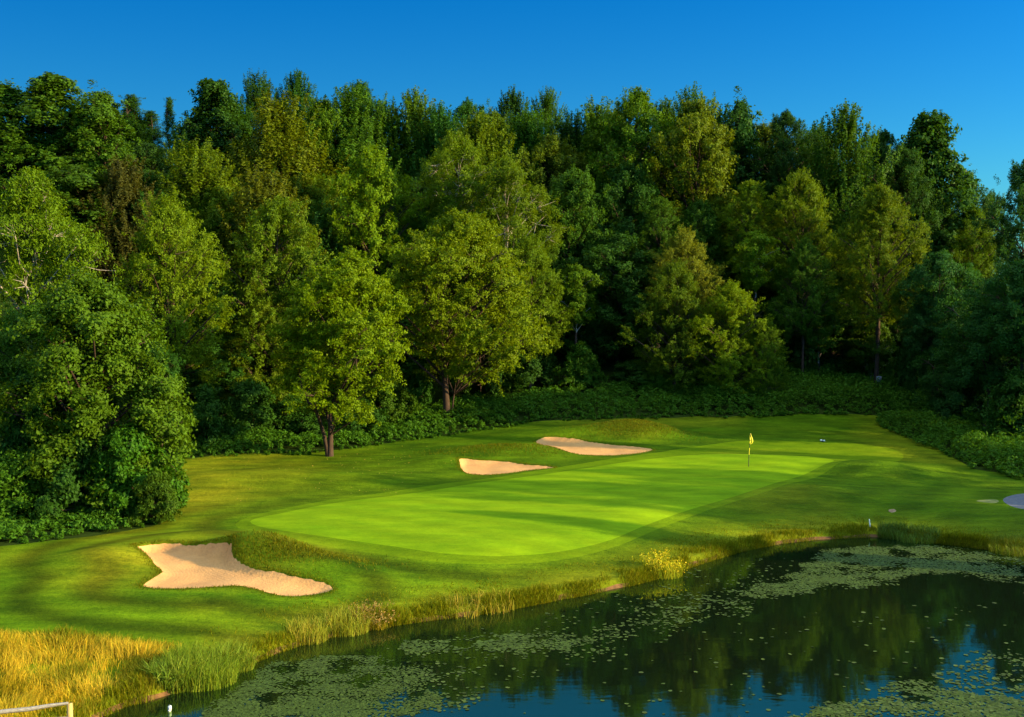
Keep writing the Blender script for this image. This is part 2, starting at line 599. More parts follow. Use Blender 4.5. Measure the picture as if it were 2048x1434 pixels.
# ------------------------------------------------------------------ ground, cut into butt-jointed sheets
def build_ground():
    xs = grow(-34, 42, 0.25, -2600, 2600)
    ys = grow(28, 104, 0.25, -60, 2700)
    X, Y = np.meshgrid(xs, ys)
    sh = X.shape
    x, y = X.ravel(), Y.ravel()
    z, s, s1, s2, s3, g = terrain(x, y, True)
    w = sdf(x, y, WOODS) + 0.5 * vnoise(x, y, 2.2, 7)
    p = sdf(x, y, POND)
    rag = 0.06 * vnoise(x, y, 0.7, 4) + 0.03 * vnoise(x, y, 0.35, 6)
    F = dict(s1=s1 + rag, s2=s2 + rag, s3=s3 + rag, g=g, a=sdf(x, y, APRON), w=w, path=sdf(x, y, PATH), soil=sdf(x, y, SOIL) + rag * .5, soil2=sdf(x, y, SOIL2) + rag * .5,
             bank=0.12 - z + 0.05 * vnoise(x, y, 0.6, 8))
    F['bank'] = np.where(p > -1.3, F['bank'], -1.0)
    # mowing bands follow the distance to bunker and green; stored small so the attribute stays in 0..1
    mow = np.where(g > -0.5, 0.55 * x + 0.85 * y, np.minimum(-s1, -g * 0.9)) * (2 * math.pi / 2.6) / 100.0
    rake = s / 100.0
    dry = 0.6 * np.exp(-((x - P(400, 960)[0]) / 7) ** 2 - ((y - P(400, 960)[1]) / 9) ** 2) + 0.75 * np.exp(-((x - P(250, 1140)[0]) / 2.5) ** 2 - ((y - P(250, 1140)[1]) / 3) ** 2)
    dry = dry + 0.8 * np.exp(-np.abs(p + 0.9) / 1.2) + 0.35 * sstep(0.2, 0.7, vnoise(x, y, 7, 9)) * (g < 0)
    dry = np.clip(dry, 0, 1)
    names = list(F)
    A = np.stack([x, y, z] + [F[k] for k in names] + [mow, dry, rake], 1)
    col = {k: 3 + i for i, k in enumerate(names)}
    ny, nx = sh
    i = (np.arange(ny - 1)[:, None] * nx + np.arange(nx - 1)[None, :]).ravel()
    T = np.vstack([np.c_[i, i + 1, i + nx + 1], np.c_[i, i + nx + 1, i + nx]])

    store = {'A': A}

    def clip(T, key):
        A = store['A']
        f = A[:, col[key]]
        pos = f[T] > 0
        c = pos.sum(1)
        tin, tout, mix = T[c == 3], T[c == 0], T[(c > 0) & (c < 3)]
        if not len(mix):
            return tin, tout
        extra, cache, ni, no = [], {}, [], []

        def cut(a, b):
            k = (a, b) if a < b else (b, a)
            if k not in cache:
                t = f[k[0]] / (f[k[0]] - f[k[1]])
                v = A[k[0]] * (1 - t) + A[k[1]] * t
                v[col[key]] = 0.0
                cache[k] = len(A) + len(extra)
                extra.append(v)
            return cache[k]
        for tri in mix:
            q = [int(v) for v in tri]
            pq = [f[v] > 0 for v in q]
            one = pq.count(True) == 1
            r = pq.index(True) if one else pq.index(False)
            a, b, cc = q[r], q[(r + 1) % 3], q[(r + 2) % 3]
            ab, ac = cut(a, b), cut(a, cc)
            (ni if one else no).append((a, ab, ac))
            (no if one else ni).extend([(ab, b, cc), (ab, cc, ac)])
        store['A'] = np.vstack([A, np.array(extra)])
        return np.vstack([tin, np.array(ni)]), np.vstack([tout, np.array(no)])

    def sheet(name, T, mat, third=-3):
        T = np.asarray(T, int)
        u, inv = np.unique(T, return_inverse=True)
        V = store['A'][u]
        me = mesh_np(name, V[:, :3], [inv.reshape(T.shape)], mat, True)
        ca = me.color_attributes.new('turf', 'FLOAT_COLOR', 'POINT')
        ca.data.foreach_set('color', np.c_[V[:, third], V[:, -2], np.where(sdf(V[:, 0], V[:, 1], GREEN) > -0.5, 1.0, 0.25 + 0.75 * sstep(-12, -3, sdf(V[:, 0], V[:, 1], B1))), np.ones(len(V))].astype(np.float32).ravel())
        return tag(link(name, me), kind='structure')

    for k in ('s1', 's2', 's3'):
        I, T = clip(T, k)
        sheet('sand_bunker', I, M_SAND, -1)
    I, T = clip(T, 'g'); sheet('putting_green', I, M_GREEN)
    I, T = clip(T, 'path'); sheet('cart_path', I, M_PATH)
    I, T = clip(T, 'soil'); sheet('bare_ground', I, M_SOIL)
    I, T = clip(T, 'soil2'); sheet('bare_ground', I, M_SOIL2)
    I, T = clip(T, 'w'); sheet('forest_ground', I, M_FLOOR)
    I, T = clip(T, 'bank'); sheet('pond_bank', I, M_BED)
    I, T = clip(T, 'a'); sheet('apron_lawn', I, M_APRON)
    sheet('lawn', T, M_ROUGH)


build_ground()
wx, wy = np.meshgrid(np.arange(-20, 52, 0.5), np.arange(8, 62, 0.5))
keep = sdf(wx.ravel(), wy.ravel(), POND) > -0.9
ny, nx = wx.shape
i = (np.arange(ny - 1)[:, None] * nx + np.arange(nx - 1)[None, :]).ravel()
Q = np.c_[i, i + 1, i + nx + 1, i + nx]
Q = Q[keep[Q].all(1)]
u, inv = np.unique(Q, return_inverse=True)
me = mesh_np('pond_water', np.c_[wx.ravel(), wy.ravel(), np.zeros(wx.size)][u], [inv.reshape(Q.shape)], M_WATER)
tag(link('pond_water', me), kind='structure')


# ------------------------------------------------------------------ foliage
def unit(v):
    return v / (np.linalg.norm(v, axis=-1, keepdims=True) + 1e-9)


def leaves(rng, pos, nrm, L, W, droop=0.0):
    """one diamond-shaped leaf per position"""
    n = len(pos)
    a = unit(np.cross(nrm, rng.normal(size=(n, 3))))
    a[:, 2] -= droop
    a = unit(a)
    b = unit(np.cross(nrm, a))
    L = np.broadcast_to(L, (n,))[:, None] * (0.6 + 0.8 * rng.random((n, 1)))
    W = np.broadcast_to(W, (n,))[:, None] * (0.6 + 0.8 * rng.random((n, 1)))
    bend = nrm * L * 0.12
    V = np.stack([pos - a * L * .5 - bend, pos + b * W * .5 - a * L * .08, pos + a * L * .5 - bend, pos - b * W * .5 - a * L * .08], 1).reshape(-1, 3)
    return V, np.arange(4 * n).reshape(-1, 4)


PROF = {
    'round': lambda t: np.clip(1 - np.abs(1.9 * t - 0.88) ** 2.8, 0.03, 1) ** 0.6,
    'dome': lambda t: np.clip(1 - t ** 3.0, 0.04, 1) ** 0.6 * (0.72 + 0.28 * sstep(0, .3, t)),
    'tall': lambda t: np.clip(np.sin(np.pi * (0.16 + 0.80 * t)), 0.05, 1) ** 0.7,
    'cone': lambda t: np.clip(1.02 - t, 0.03, 1) ** 0.85,
    'vase': lambda t: (0.45 + 0.55 * sstep(0, 0.6, t)) * np.clip(1 - t ** 4, 0.05, 1) ** 0.5,
    'bush': lambda t: np.clip(1 - t ** 2.0, 0.04, 1) ** 0.6,
}


def tree_geo(seed, H, R, base=0.2, prof='round', nl=40, K=14, n=60, leaf=0.32, ratio=0.55, up=0.5, lobe=1.9, flat=0.75, sh=0.5, shr=0.32,
             droop=0.1, stems=None, trunk_r=0.22, twigs=3, lean=0.0, inner=0.25, tpow=1.0):
    rng = np.random.default_rng(seed)
    z0 = base * H
    fn = PROF[prof]
    t = ((np.arange(nl) + rng.random(nl)) / nl) ** tpow
    az = np.arange(nl) * 2.39996 + rng.normal(0, .35, nl)
    lump = 1 + 0.28 * np.sin(az * 2 + seed) * np.sin(t * 7 + seed * 1.7) + 0.12 * rng.normal(size=nl)
    rmax = np.maximum(fn(t) * R * lump - 0.55 * lobe * (0.4 + 0.6 * fn(t)), 0.05)
    rad = rmax * np.where(rng.random(nl) < inner, rng.random(nl) * .7, 0.75 + 0.25 * rng.random(nl))
    c = np.c_[rad * np.cos(az), rad * np.sin(az), z0 + lobe * 0.35 + t * (H - z0 - lobe * 0.85)]
    c[:, 0] += lean * (c[:, 2] / H)
    a = lobe * np.exp(rng.normal(-0.05, 0.32, nl)) * (0.55 + 0.45 * fn(t))
    out = unit(np.c_[np.cos(az) * rad / R, np.sin(az) * rad / R, np.full(nl, up * 0.6) + 0.4 * t])
    # clusters
    li = np.repeat(np.arange(nl), K)
    u = unit(rng.normal(size=(nl * K, 3)) + 0.75 * out[li])
    cp = c[li] + u * (a[li] * (0.35 + 0.65 * rng.random(nl * K) ** 0.5) * (1 + 0.55 * (rng.random(nl * K) < 0.16)))[:, None] * np.array([1, 1, flat])
    cp[:, 2] = np.maximum(cp[:, 2], 0.25)
    cdir = unit(0.7 * u + 0.5 * out[li] + np.array([0, 0, up]) + 0.25 * rng.normal(size=(nl * K, 3)))
    # leaves
    ki = np.repeat(np.arange(nl * K), n)
    N = len(ki)
    s = rng.random(N) - 0.35
    taper = np.clip(1.15 - s, 0.35, 1.2)
    pos = cp[ki] + cdir[ki] * (s * sh)[:, None] + rng.normal(size=(N, 3)) * (shr * taper)[:, None] * np.array([1, 1, 0.8])
    pos[:, 2] -= droop * np.abs(s) * sh
    nr = unit(0.75 * u[ki] + 0.35 * out[li][ki] + 0.55 * rng.normal(size=(N, 3)) + np.array([0, 0, 0.3]))
    pos[:, 2] = np.maximum(pos[:, 2], 0.08)
    LV, LF = leaves(rng, pos, nr, leaf, leaf * ratio, droop * 1.5)
    # wood
    G = Geo()
    if stems is None:
        k = 9
        zz = np.linspace(-0.3, H * 0.9, k)
        wob = np.cumsum(rng.normal(0, 0.012 * H, (k, 2)), 0)
        wob -= wob[0]
        st = np.c_[wob[:, 0] + lean * zz / H, wob[:, 1], zz]
        stems = [(st, trunk_r)]
    paths = []
    for st, r in stems:
        st = np.asarray(st, float)
        # resample the stem so it bends smoothly
        q = np.linspace(0, len(st) - 1, 16)
        i0 = np.clip(q.astype(int), 0, len(st) - 2)
        f = (q - i0)[:, None]
        pm, pp = st[np.clip(i0 - 1, 0, None)], st[np.clip(i0 + 2, None, len(st) - 1)]
        p1, p2 = st[i0], st[i0 + 1]
        sm = 0.5 * (2 * p1 + (p2 - pm) * f + (2 * pm - 5 * p1 + 4 * p2 - pp) * f ** 2 + (3 * p1 - pm - 3 * p2 + pp) * f ** 3)
        rr = r * (1 - 0.86 * np.linspace(0, 1, 16)) + r * 0.45 * np.exp(-np.linspace(0, 1, 16) * 16)
        G.tube(sm, rr, 8)
        paths.append((sm, rr))
    for j in range(nl):
        best = None
        for sm, rr in paths:
            hd = np.hypot(sm[:, 0] - c[j, 0], sm[:, 1] - c[j, 1])
            want = np.abs(sm[:, 2] - np.maximum(c[j, 2] - 0.75 * hd - 0.4, 0.12 * H)) + 0.5 * hd
            q = int(np.argmin(want))
            if best is None or want[q] < best[0]:
                best = (want[q], sm[q], rr[q])
        p0, r0 = best[1], best[2]
        mid = p0 * 0.5 + c[j] * 0.5 + rng.normal(0, .18, 3) + np.array([0, 0, 0.06 * np.linalg.norm(c[j] - p0) * (0.5 - up)])
        tip = c[j] + out[j] * a[j] * 0.6
        rl = min(r0 * 0.7, 0.03 + 0.012 * np.linalg.norm(c[j] - p0))
        G.tube([p0, mid, c[j], tip], [rl, rl * .75, rl * .5, rl * .2], 5, cap=False)
        for q in rng.integers(0, K, twigs):
            e = cp[j * K + q]
            G.tube([c[j], (c[j] + e) / 2 + rng.normal(0, .1, 3), e], [rl * .4, rl * .28, 0.008], 4, cap=False)
    return (LV, LF), G


PROTO = {}


def proto(kind, seed, H, R, mat=None, **kw):
    (LV, LF), G = tree_geo(seed, H, R, **kw)
    crown = mesh_np(kind + '_crown', LV, [LF], M_LEAF)
    wood = G.mesh(kind + '_trunk', mat or M_BARK, True)
    zt = float(np.percentile(LV[:, 2], 99.7))
    rr = np.hypot(LV[:, 0], LV[:, 1])
    PROTO.setdefault(kind, []).append((crown, wood, zt, float(np.percentile(rr, 97))))


for s in (11, 12, 13):      # broad lumpy maples
    proto('maple', s, 19, 5.2, base=0.05, prof='round', nl=92, K=12, n=52, leaf=0.27, up=0.6, lobe=1.5, sh=1.2, shr=0.22)
for s in (21, 22, 23):      # crowns of upright shoots
    proto('ash', s, 20, 5.0, base=0.08, prof='dome', nl=60, K=11, n=72, leaf=0.29, ratio=0.5, up=1.3, lobe=1.5, flat=1.0, sh=3.3, shr=0.14, droop=0.0, inner=0.15)
for s in (31, 32):          # tall lumpy poplars
    proto('poplar', s, 21, 3.6, base=0.10, prof='tall', nl=46, K=14, n=48, leaf=0.34, ratio=0.7, up=0.9, lobe=1.5, flat=1.1, sh=0.8, shr=0.28)
for s in (41, 42, 43):      # feathery locusts
    proto('locust', s, 15, 5.0, base=0.05, prof='dome', nl=96, K=13, n=56, leaf=0.21, ratio=0.42, up=0.35, lobe=1.2, flat=0.8, sh=1.5, shr=0.15, droop=0.35)
for s in (51, 52):          # willowy olive trees with bare twigs showing
    proto('willow', s, 15, 5.5, M_PALEBARK, base=0.08, prof='dome', nl=60, K=16, n=58, leaf=0.25, ratio=0.35, up=0.5, lobe=1.5, flat=0.8, sh=0.9, shr=0.26, droop=0.3, twigs=8)
for s in (61, 62, 63):      # shrubs leafy to the ground
    proto('shrub', s, 5, 2.6, base=0.0, prof='bush', nl=26, K=12, n=46, leaf=0.24, ratio=0.6, up=0.3, lobe=0.95, flat=0.8, sh=0.4, shr=0.2, trunk_r=0.07)
for s in (91, 92):          # thicket trees, leafy to the ground
    proto('thicket', s, 11, 5.0, base=0.0, prof='round', nl=54, K=14, n=56, leaf=0.28, ratio=0.6, up=0.2, lobe=1.6, flat=0.75, sh=0.6, shr=0.3, droop=0.15)
for s in (71, 72):          # layered understorey trees
    proto('dogwood', s, 10, 3.2, M_PALEBARK, base=0.18, prof='round', nl=34, K=12, n=42, leaf=0.30, ratio=0.55, up=0.05, lobe=1.3, flat=0.35, sh=0.6, shr=0.24, droop=0.1, trunk_r=0.10, twigs=4)
proto('spruce', 81, 20, 3.0, base=0.1, prof='cone', nl=90, K=8, n=40, leaf=0.30, ratio=0.2, up=0.15, lobe=0.9, flat=0.4, sh=0.9, shr=0.16, droop=0.2)

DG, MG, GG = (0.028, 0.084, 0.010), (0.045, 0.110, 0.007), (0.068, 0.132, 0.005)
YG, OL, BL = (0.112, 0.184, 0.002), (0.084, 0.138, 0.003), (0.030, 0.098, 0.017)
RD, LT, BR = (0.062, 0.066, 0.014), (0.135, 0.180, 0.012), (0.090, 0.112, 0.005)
EMPTY_DISPLAY = 1.0


def thing(name, label, cat, loc, rz=0.0, group=None):
    o = link(name, None, None, loc)
    o.rotation_euler = (0, 0, rz)
    o.empty_display_size = EMPTY_DISPLAY
    return tag(o, label, cat, group)


_rng = np.random.default_rng(5)
_count = {}


def place_tree(kind, x, y, height, radius, color, label, name=None, group=None, cat='tree', variant=None, rz=None):
    i = _count.get(kind, 0)
    _count[kind] = i + 1
    crown, wood, zt, rr = PROTO[kind][(i if variant is None else variant) % len(PROTO[kind])]
    z = gz(x, y)
    r = thing(name or kind + '_tree', label, cat, (x, y, z - 0.05), _rng.random() * 6.28 if rz is None else rz, group)
    sx = radius / rr
    sz = min(height / zt, 1.2 * sx) if kind not in ('poplar', 'spruce', 'shrub') else height / zt
    lift = height - sz * zt
    jit = 1 + 0.12 * _rng.normal(size=3) * np.array([.4, .5, .5])
    c = link('crown', crown, r, (0, 0, lift))
    c.color = (*np.clip(np.array(color) * jit, 0.004, 1), 1)
    c.scale = (sx, sx, sz)
    w = link('trunk' if lift < 0.4 else 'limbs', wood, r, (0, 0, lift))
    w.scale = (sx, sx, sz)
    if lift >= 0.4:            # a bole carries the limbs of the taller trees
        b = link('trunk', BOLE, r, (0, 0, -0.2))
        b.scale = (sx, sx, lift + 0.6)
    return r


_g = Geo()
_g.tube([(0, 0, 0), (0.06, 0.02, 0.3), (0.03, -0.04, 0.65), (0, 0, 1.0)], [0.34, 0.27, 0.24, 0.21], 8)
BOLE = _g.mesh('bole', M_BARK, True)


def tree_px(kind, px, top, hw, Y, color, label, **kw):
    p = at_depth(px, top, Y)
    h = p[2] - gz(p[0], p[1])
    return place_tree(kind, p[0], p[1], max(h, 1.0), hw / FPX * Y, color, label, **kw)


# ---- skyline
SKY = [
    ('poplar', -10, 165, 90, 118, MG, 'tall green poplar cut by the left picture edge on the skyline'),
    ('poplar', 105, 152, 85, 116, MG, 'tall lumpy green poplar with a double peak at the upper left'),
    ('poplar', 200, 184, 65, 112, MG, 'narrower green poplar just right of the double peaked poplar'),
    ('spruce', 262, 190, 42, 150, DG, 'dark pointed conifer behind the narrow green poplar'),
    ('spruce', 338, 195, 20, 160, DG, 'thin dark conifer spire alone in the skyline dip'),
    ('spruce', 300, 222, 36, 150, DG, 'low dark conifer between the skyline dip and the poplars'),
    ('maple', 285, 285, 70, 125, DG, 'shaded dark round tree below the conifers in the skyline dip'),
    ('poplar', 428, 162, 62, 135, DG, 'dark full crowned tree right of the skyline dip'),
    ('ash', 515, 148, 52, 150, DG, 'dark tree with spiky shoots rising left of its spiky twin on the skyline'),
    ('ash', 594, 146, 50, 152, DG, 'second dark spiky topped tree on the skyline left of centre'),
    ('ash', 555, 195, 110, 122, OL, 'broad olive tree of upright shoots below the two spiky tops'),
    ('ash', 705, 178, 95, 138, MG, 'broad green tree with fanned upright shoots left of the skyline centre'),
    ('maple', 722, 166, 42, 152, DG, 'small dark crown peeping over the fanned green tree'),
    ('ash', 830, 186, 75, 142, GG, 'mid green tree with fine vertical shoots under the middle sky'),
    ('maple', 935, 203, 55, 150, DG, 'dark small crowned tree left of the pair of plumes'),
    ('ash', 1026, 180, 45, 150, DG, 'left and broader of the pair of dark plumes on the skyline'),
    ('ash', 1096, 179, 42, 152, MG, 'right and tallest of the pair of plumes on the skyline'),
    ('ash', 960, 235, 90, 130, OL, 'brownish olive tree in front of the pair of plumes'),
    ('ash', 1195, 205, 75, 142, GG, 'rounded green tree of short upright shoots right of the plumes'),
    ('maple', 1278, 181, 82, 128, GG, 'large lumpy dome shaped tree at the right of the skyline centre'),
    ('ash', 1385, 180, 70, 136, MG, 'dark topped tree right of the lumpy dome'),
    ('maple', 1392, 205, 85, 122, OL, 'broad olive green tree in front of the dark topped skyline tree'),
    ('poplar', 1480, 202, 52, 132, DG, 'thin dark tree letting sky through its trunk zone'),
    ('maple', 1572, 224, 50, 128, DG, 'small dark rounded crown between sky gaps'),
    ('ash', 1692, 214, 82, 118, MG, 'upright plume topped tree left of the tall dark column tree'),
    ('maple', 1768, 262, 45, 128, DG, 'low dark crown squeezed beside the tall column tree'),
    ('poplar', 1862, 228, 72, 124, DG, 'tallest dark column shaped tree at the right end of the skyline'),
    ('maple', 1928, 345, 60, 132, DG, 'dark shoulder tree stepping down right of the column tree'),
    ('ash', 1985, 384, 30, 190, DG, 'far small tree in the skyline notch at the right'),
    ('maple', 2058, 318, 62, 98, BL, 'bluish black tree cut by the right picture edge above the notch'),
]
# ---- middle of the wood
MID = [
    ('ash', 245, 318, 85, 100, RD, 'dull brownish green tree in the shade below the poplars'),
    ('ash', 390, 285, 105, 104, OL, 'olive tree whose shoots all lean right with pale tips'),
    ('ash', 530, 345, 105, 98, BR, 'brown olive shoot crowned tree under the broad olive tree'),
    ('locust', 555, 400, 118, 88, OL, 'olive round crowned tree above the twin stemmed tree'),
    ('maple', 750, 298, 88, 104, YG, 'yellow green lit tree left of the tall tree with the forked pale trunk'),
    ('locust', 640, 350, 90, 115, MG, 'mid green tree in the hollow left of the yellow green lit tree'),
    ('willow', 915, 268, 88, 104, OL, 'tall olive tree showing a forked pale trunk high in its crown'),
    ('willow', 1015, 318, 85, 101, OL, 'tall olive tree leaning against the forked trunk tree on its right'),
    ('locust', 1060, 470, 70, 97, OL, 'drooping olive tree right of the great yellow green tree'),
    ('maple', 1100, 272, 75, 118, GG, 'mid green lumpy tree between the olive pair and the dome tree'),
    ('maple', 1150, 340, 75, 108, MG, 'green tree with bare stems showing beneath its crown right of the olive pair'),
    ('maple', 1255, 330, 75, 112, DG, 'dark tree standing under the lumpy dome with bare trunks'),
    ('maple', 1240, 470, 90, 104, DG, 'shaded dark green tree in the middle of the wood behind the hedge'),
    ('locust', 1320, 395, 45, 106, MG, 'slim green tree with a pale tip above the pale tipped light green tree'),
    ('locust', 1400, 400, 60, 108, MG, 'green tree in half shade right of the slim green tree'),
    ('locust', 1368, 458, 66, 100, LT, 'pale tipped light green tree right of the wood centre'),
    ('locust', 1500, 362, 48, 106, YG, 'small yellow green tree left of the golden topped tree'),
    ('locust', 1600, 345, 72, 104, OL, 'golden green topped tree under the sky gaps'),
    ('dogwood', 1512, 462, 42, 101, YG, 'slender young tree with thin pale stems right of the pale tipped tree'),
    ('maple', 1450, 470, 80, 112, DG, 'dark green filler tree behind the slender young tree'),
    ('maple', 1590, 450, 80, 110, DG, 'shady tree under the golden topped tree'),
    ('locust', 1610, 478, 58, 98, MG, 'green tree with yellow tips left of the big golden willow'),
    ('locust', 1762, 372, 78, 97, OL, 'big golden olive tree reaching almost to the ground left of the dark column'),
    ('maple', 1860, 400, 72, 113, DG, 'dark leafy tree below the tall column tree'),
    ('locust', 1950, 418, 58, 110, OL, 'olive brown lit crown at the right above the shaded thicket'),
    ('maple', 1700, 330, 70, 112, DG, 'dark tree showing sky holes behind the big golden olive tree'),
    ('locust', 335, 396, 112, 80, YG, 'yellow green round tree at the left behind the leafy front tree'),
    ('poplar', 150, 330, 90, 100, MG, 'green tree behind the willowy tree at the left'),
    ('locust', 520, 560, 80, 86, OL, 'olive drooping tree filling in just left of the twin stems'),
    ('maple', 440, 560, 110, 88, DG, 'deep shaded maple left of the twin stemmed tree'),
    ('maple', 590, 640, 90, 90, DG, 'deep shaded maple just behind the twin stemmed tree'),
    ('maple', 340, 640, 90, 82, DG, 'dark tree in the gap right of the leafy front tree'),
    ('maple', 760, 540, 75, 105, DG, 'dark tree in the gap between the two great front trees'),
    ('maple', 700, 420, 70, 108, MG, 'green tree with brown bare stems below the yellow green lit tree'),
    ('maple', 1000, 560, 80, 108, DG, 'shaded tree behind the great yellow green tree'),
    ('maple', 860, 330, 75, 118, DG, 'dark tree behind the forked trunk tree on its left'),
    ('maple', 1310, 560, 80, 110, DG, 'dark tree behind the arching golden thicket'),
    ('maple', 1660, 600, 75, 104, DG, 'dark tree of layered leaves behind the hedge near the meter box'),
    ('maple', 1560, 640, 60, 106, DG, 'dark trunked tree between the golden thicket and the layered tree'),
    ('maple', 1800, 560, 55, 106, DG, 'black shaded tree beside the thicket at the right'),
    ('ash', 480, 265, 90, 132, DG, 'dark tree behind the leaning shoot tree'),
    ('ash', 860, 240, 90, 135, MG, 'green upright tree behind the forked trunk tree'),
    ('maple', 1150, 265, 80, 130, MG, 'rounded green tree just under the tallest plume'),
    ('maple', 1530, 300, 90, 122, DG, 'dark mass of tree below the thin see through tree'),
    ('maple', 40, 270, 100, 108, MG, 'green tree beneath the edge poplar at the far left'),
    ('maple', 1230, 260, 70, 135, MG, 'green tree between the short shoot tree and the dome'),
    ('ash', 640, 240, 80, 132, MG, 'green tree between the olive shoots and the fanned green tree'),
    ('ash', 1640, 250, 60, 126, DG, 'dark tree left of the upright plume topped tree'),
    ('maple', 1810, 300, 60, 112, DG, 'dark tree filling the gap left of the column tree'),
]
# ---- front of the wood
FRONT = [
    ('willow', 55, 345, 165, 68, OL, 'large willowy olive tree with grey twigs at the left edge'),
    ('thicket', 70, 610, 115, 62, MG, 'broad dark green bushy tree at the left edge below the willowy tree'),
    ('thicket', 320, 690, 42, 66, DG, 'green bushy tree peeping out right of the leafy front tree'),
    ('dogwood', 1152, 530, 50, 98, GG, 'slender tree with a leaning pale stem right of the great yellow green tree'),
    ('locust', 1350, 525, 78, 96, GG, 'green arching left part of the sunlit thicket behind the hedge'),
    ('locust', 1462, 566, 88, 95, YG, 'yellow green arching tree with brown twigs right in the sunlit thicket'),
    ('locust', 1530, 640, 50, 94, GG, 'small round tree at the right foot of the sunlit thicket'),
    ('dogwood', 1190, 600, 60, 102, DG, 'dark layered young tree behind the slender leaning tree'),
    ('dogwood', 1640, 560, 60, 99, MG, 'layered green young tree left of the meter box'),
    ('dogwood', 1745, 640, 55, 99, MG, 'layered green young tree right above the meter box'),
    ('dogwood', 960, 700, 55, 99, DG, 'dark layered small tree right of the great trunk'),
]
SHRUBS = [
    ('shrub', 1065, 680, 58, 97, DG, 'dark rounded bush below the olive tree behind the hedge'),
    ('shrub', 1160, 685, 46, 97, MG, 'pointed green bush right of the dark rounded bush'),
    ('shrub', 1270, 720, 55, 98, DG, 'low dark bush at the middle of the hedge'),
    ('shrub', 1310, 735, 34, 96, MG, 'light tipped small bush left of the sunlit thicket'),
    ('shrub', 1400, 700, 60, 99, DG, 'dark bush under the brown twigs of the thicket'),
    ('shrub', 1620, 720, 60, 101, DG, 'dark bush behind the bracken left of the layered trees'),
    ('shrub', 1010, 760, 45, 96, DG, 'dark bush right of the great trunk'),
    ('shrub', 840, 720, 42, 92, DG, 'dark upright bush left of the great trunk'),
    ('shrub', 770, 745, 55, 88, MG, 'green bush between the two front trees'),
    ('shrub', 720, 800, 55, 84, DG, 'low dark bush just right of the twin stems'),
    ('shrub', 590, 790, 60, 84, DG, 'dark bush just left of the twin stems'),
    ('shrub', 500, 760, 70, 83, DG, 'dark leafy bush at the lawn edge left of the twin stemmed tree'),
    ('shrub', 410, 770, 65, 80, DG, 'dark leafy bush right of the leafy front tree'),
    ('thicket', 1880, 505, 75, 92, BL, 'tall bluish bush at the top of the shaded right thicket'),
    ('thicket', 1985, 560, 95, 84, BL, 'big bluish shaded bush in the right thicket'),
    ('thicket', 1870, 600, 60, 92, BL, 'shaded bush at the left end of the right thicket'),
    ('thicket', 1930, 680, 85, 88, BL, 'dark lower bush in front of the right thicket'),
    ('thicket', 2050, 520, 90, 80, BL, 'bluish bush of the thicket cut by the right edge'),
    ('shrub', 2040, 740, 80, 79, DG, 'near black low bush at the right edge above the fern bank'),
    ('shrub', 1830, 660, 45, 95, DG, 'small shaded bush between meter box and right thicket'),
    ('shrub', 55, 720, 120, 60, DG, 'dark bush under the willowy tree at the left edge'),
    ('shrub', 30, 900, 90, 56, MG, 'green bush lowest at the left picture edge'),
    ('shrub', 260, 850, 95, 57, MG, 'bushy lower skirt in front of the leafy front tree'),
    ('shrub', 150, 860, 90, 56.5, DG, 'dark bush between the left edge bush and the leafy skirt'),
    ('shrub', 310, 940, 52, 55.5, MG, 'small sprawling bush at the lawn corner below the leafy front tree'),
]
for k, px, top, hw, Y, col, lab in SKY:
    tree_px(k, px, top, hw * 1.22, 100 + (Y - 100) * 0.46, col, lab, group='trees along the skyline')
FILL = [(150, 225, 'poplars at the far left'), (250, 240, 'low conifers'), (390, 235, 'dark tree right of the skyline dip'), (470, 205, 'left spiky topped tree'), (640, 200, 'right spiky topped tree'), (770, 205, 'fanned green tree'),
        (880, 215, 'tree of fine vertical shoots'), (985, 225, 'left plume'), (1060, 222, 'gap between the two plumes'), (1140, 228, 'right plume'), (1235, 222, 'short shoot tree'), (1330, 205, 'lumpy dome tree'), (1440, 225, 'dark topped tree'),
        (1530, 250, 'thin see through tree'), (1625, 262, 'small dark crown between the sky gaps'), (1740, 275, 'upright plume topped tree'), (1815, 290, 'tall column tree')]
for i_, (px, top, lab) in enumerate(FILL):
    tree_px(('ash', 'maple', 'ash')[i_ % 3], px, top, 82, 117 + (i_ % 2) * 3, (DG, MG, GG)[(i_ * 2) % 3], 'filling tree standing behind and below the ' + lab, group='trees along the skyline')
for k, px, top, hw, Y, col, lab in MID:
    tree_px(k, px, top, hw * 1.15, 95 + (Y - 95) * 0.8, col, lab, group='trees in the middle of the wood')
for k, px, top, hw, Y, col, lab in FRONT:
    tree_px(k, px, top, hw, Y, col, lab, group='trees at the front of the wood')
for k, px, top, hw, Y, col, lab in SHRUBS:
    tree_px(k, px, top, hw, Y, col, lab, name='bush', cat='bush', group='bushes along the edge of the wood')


def hero(name, label, x, y, color, seed, H, R, mat=M_BARK, **kw):
    (LV, LF), G = tree_geo(seed, H, R, mat=None, **kw) if False else tree_geo(seed, H, R, **kw)
    r = thing(name, label, 'tree', (x, y, gz(x, y) - 0.05), 0, 'trees at the front of the wood')
    c = link('crown', mesh_np('crown', LV, [LF], M_LEAF), r)
    c.color = (*color, 1)
    link('trunk', G.mesh('trunk', mat, True), r)
    return r


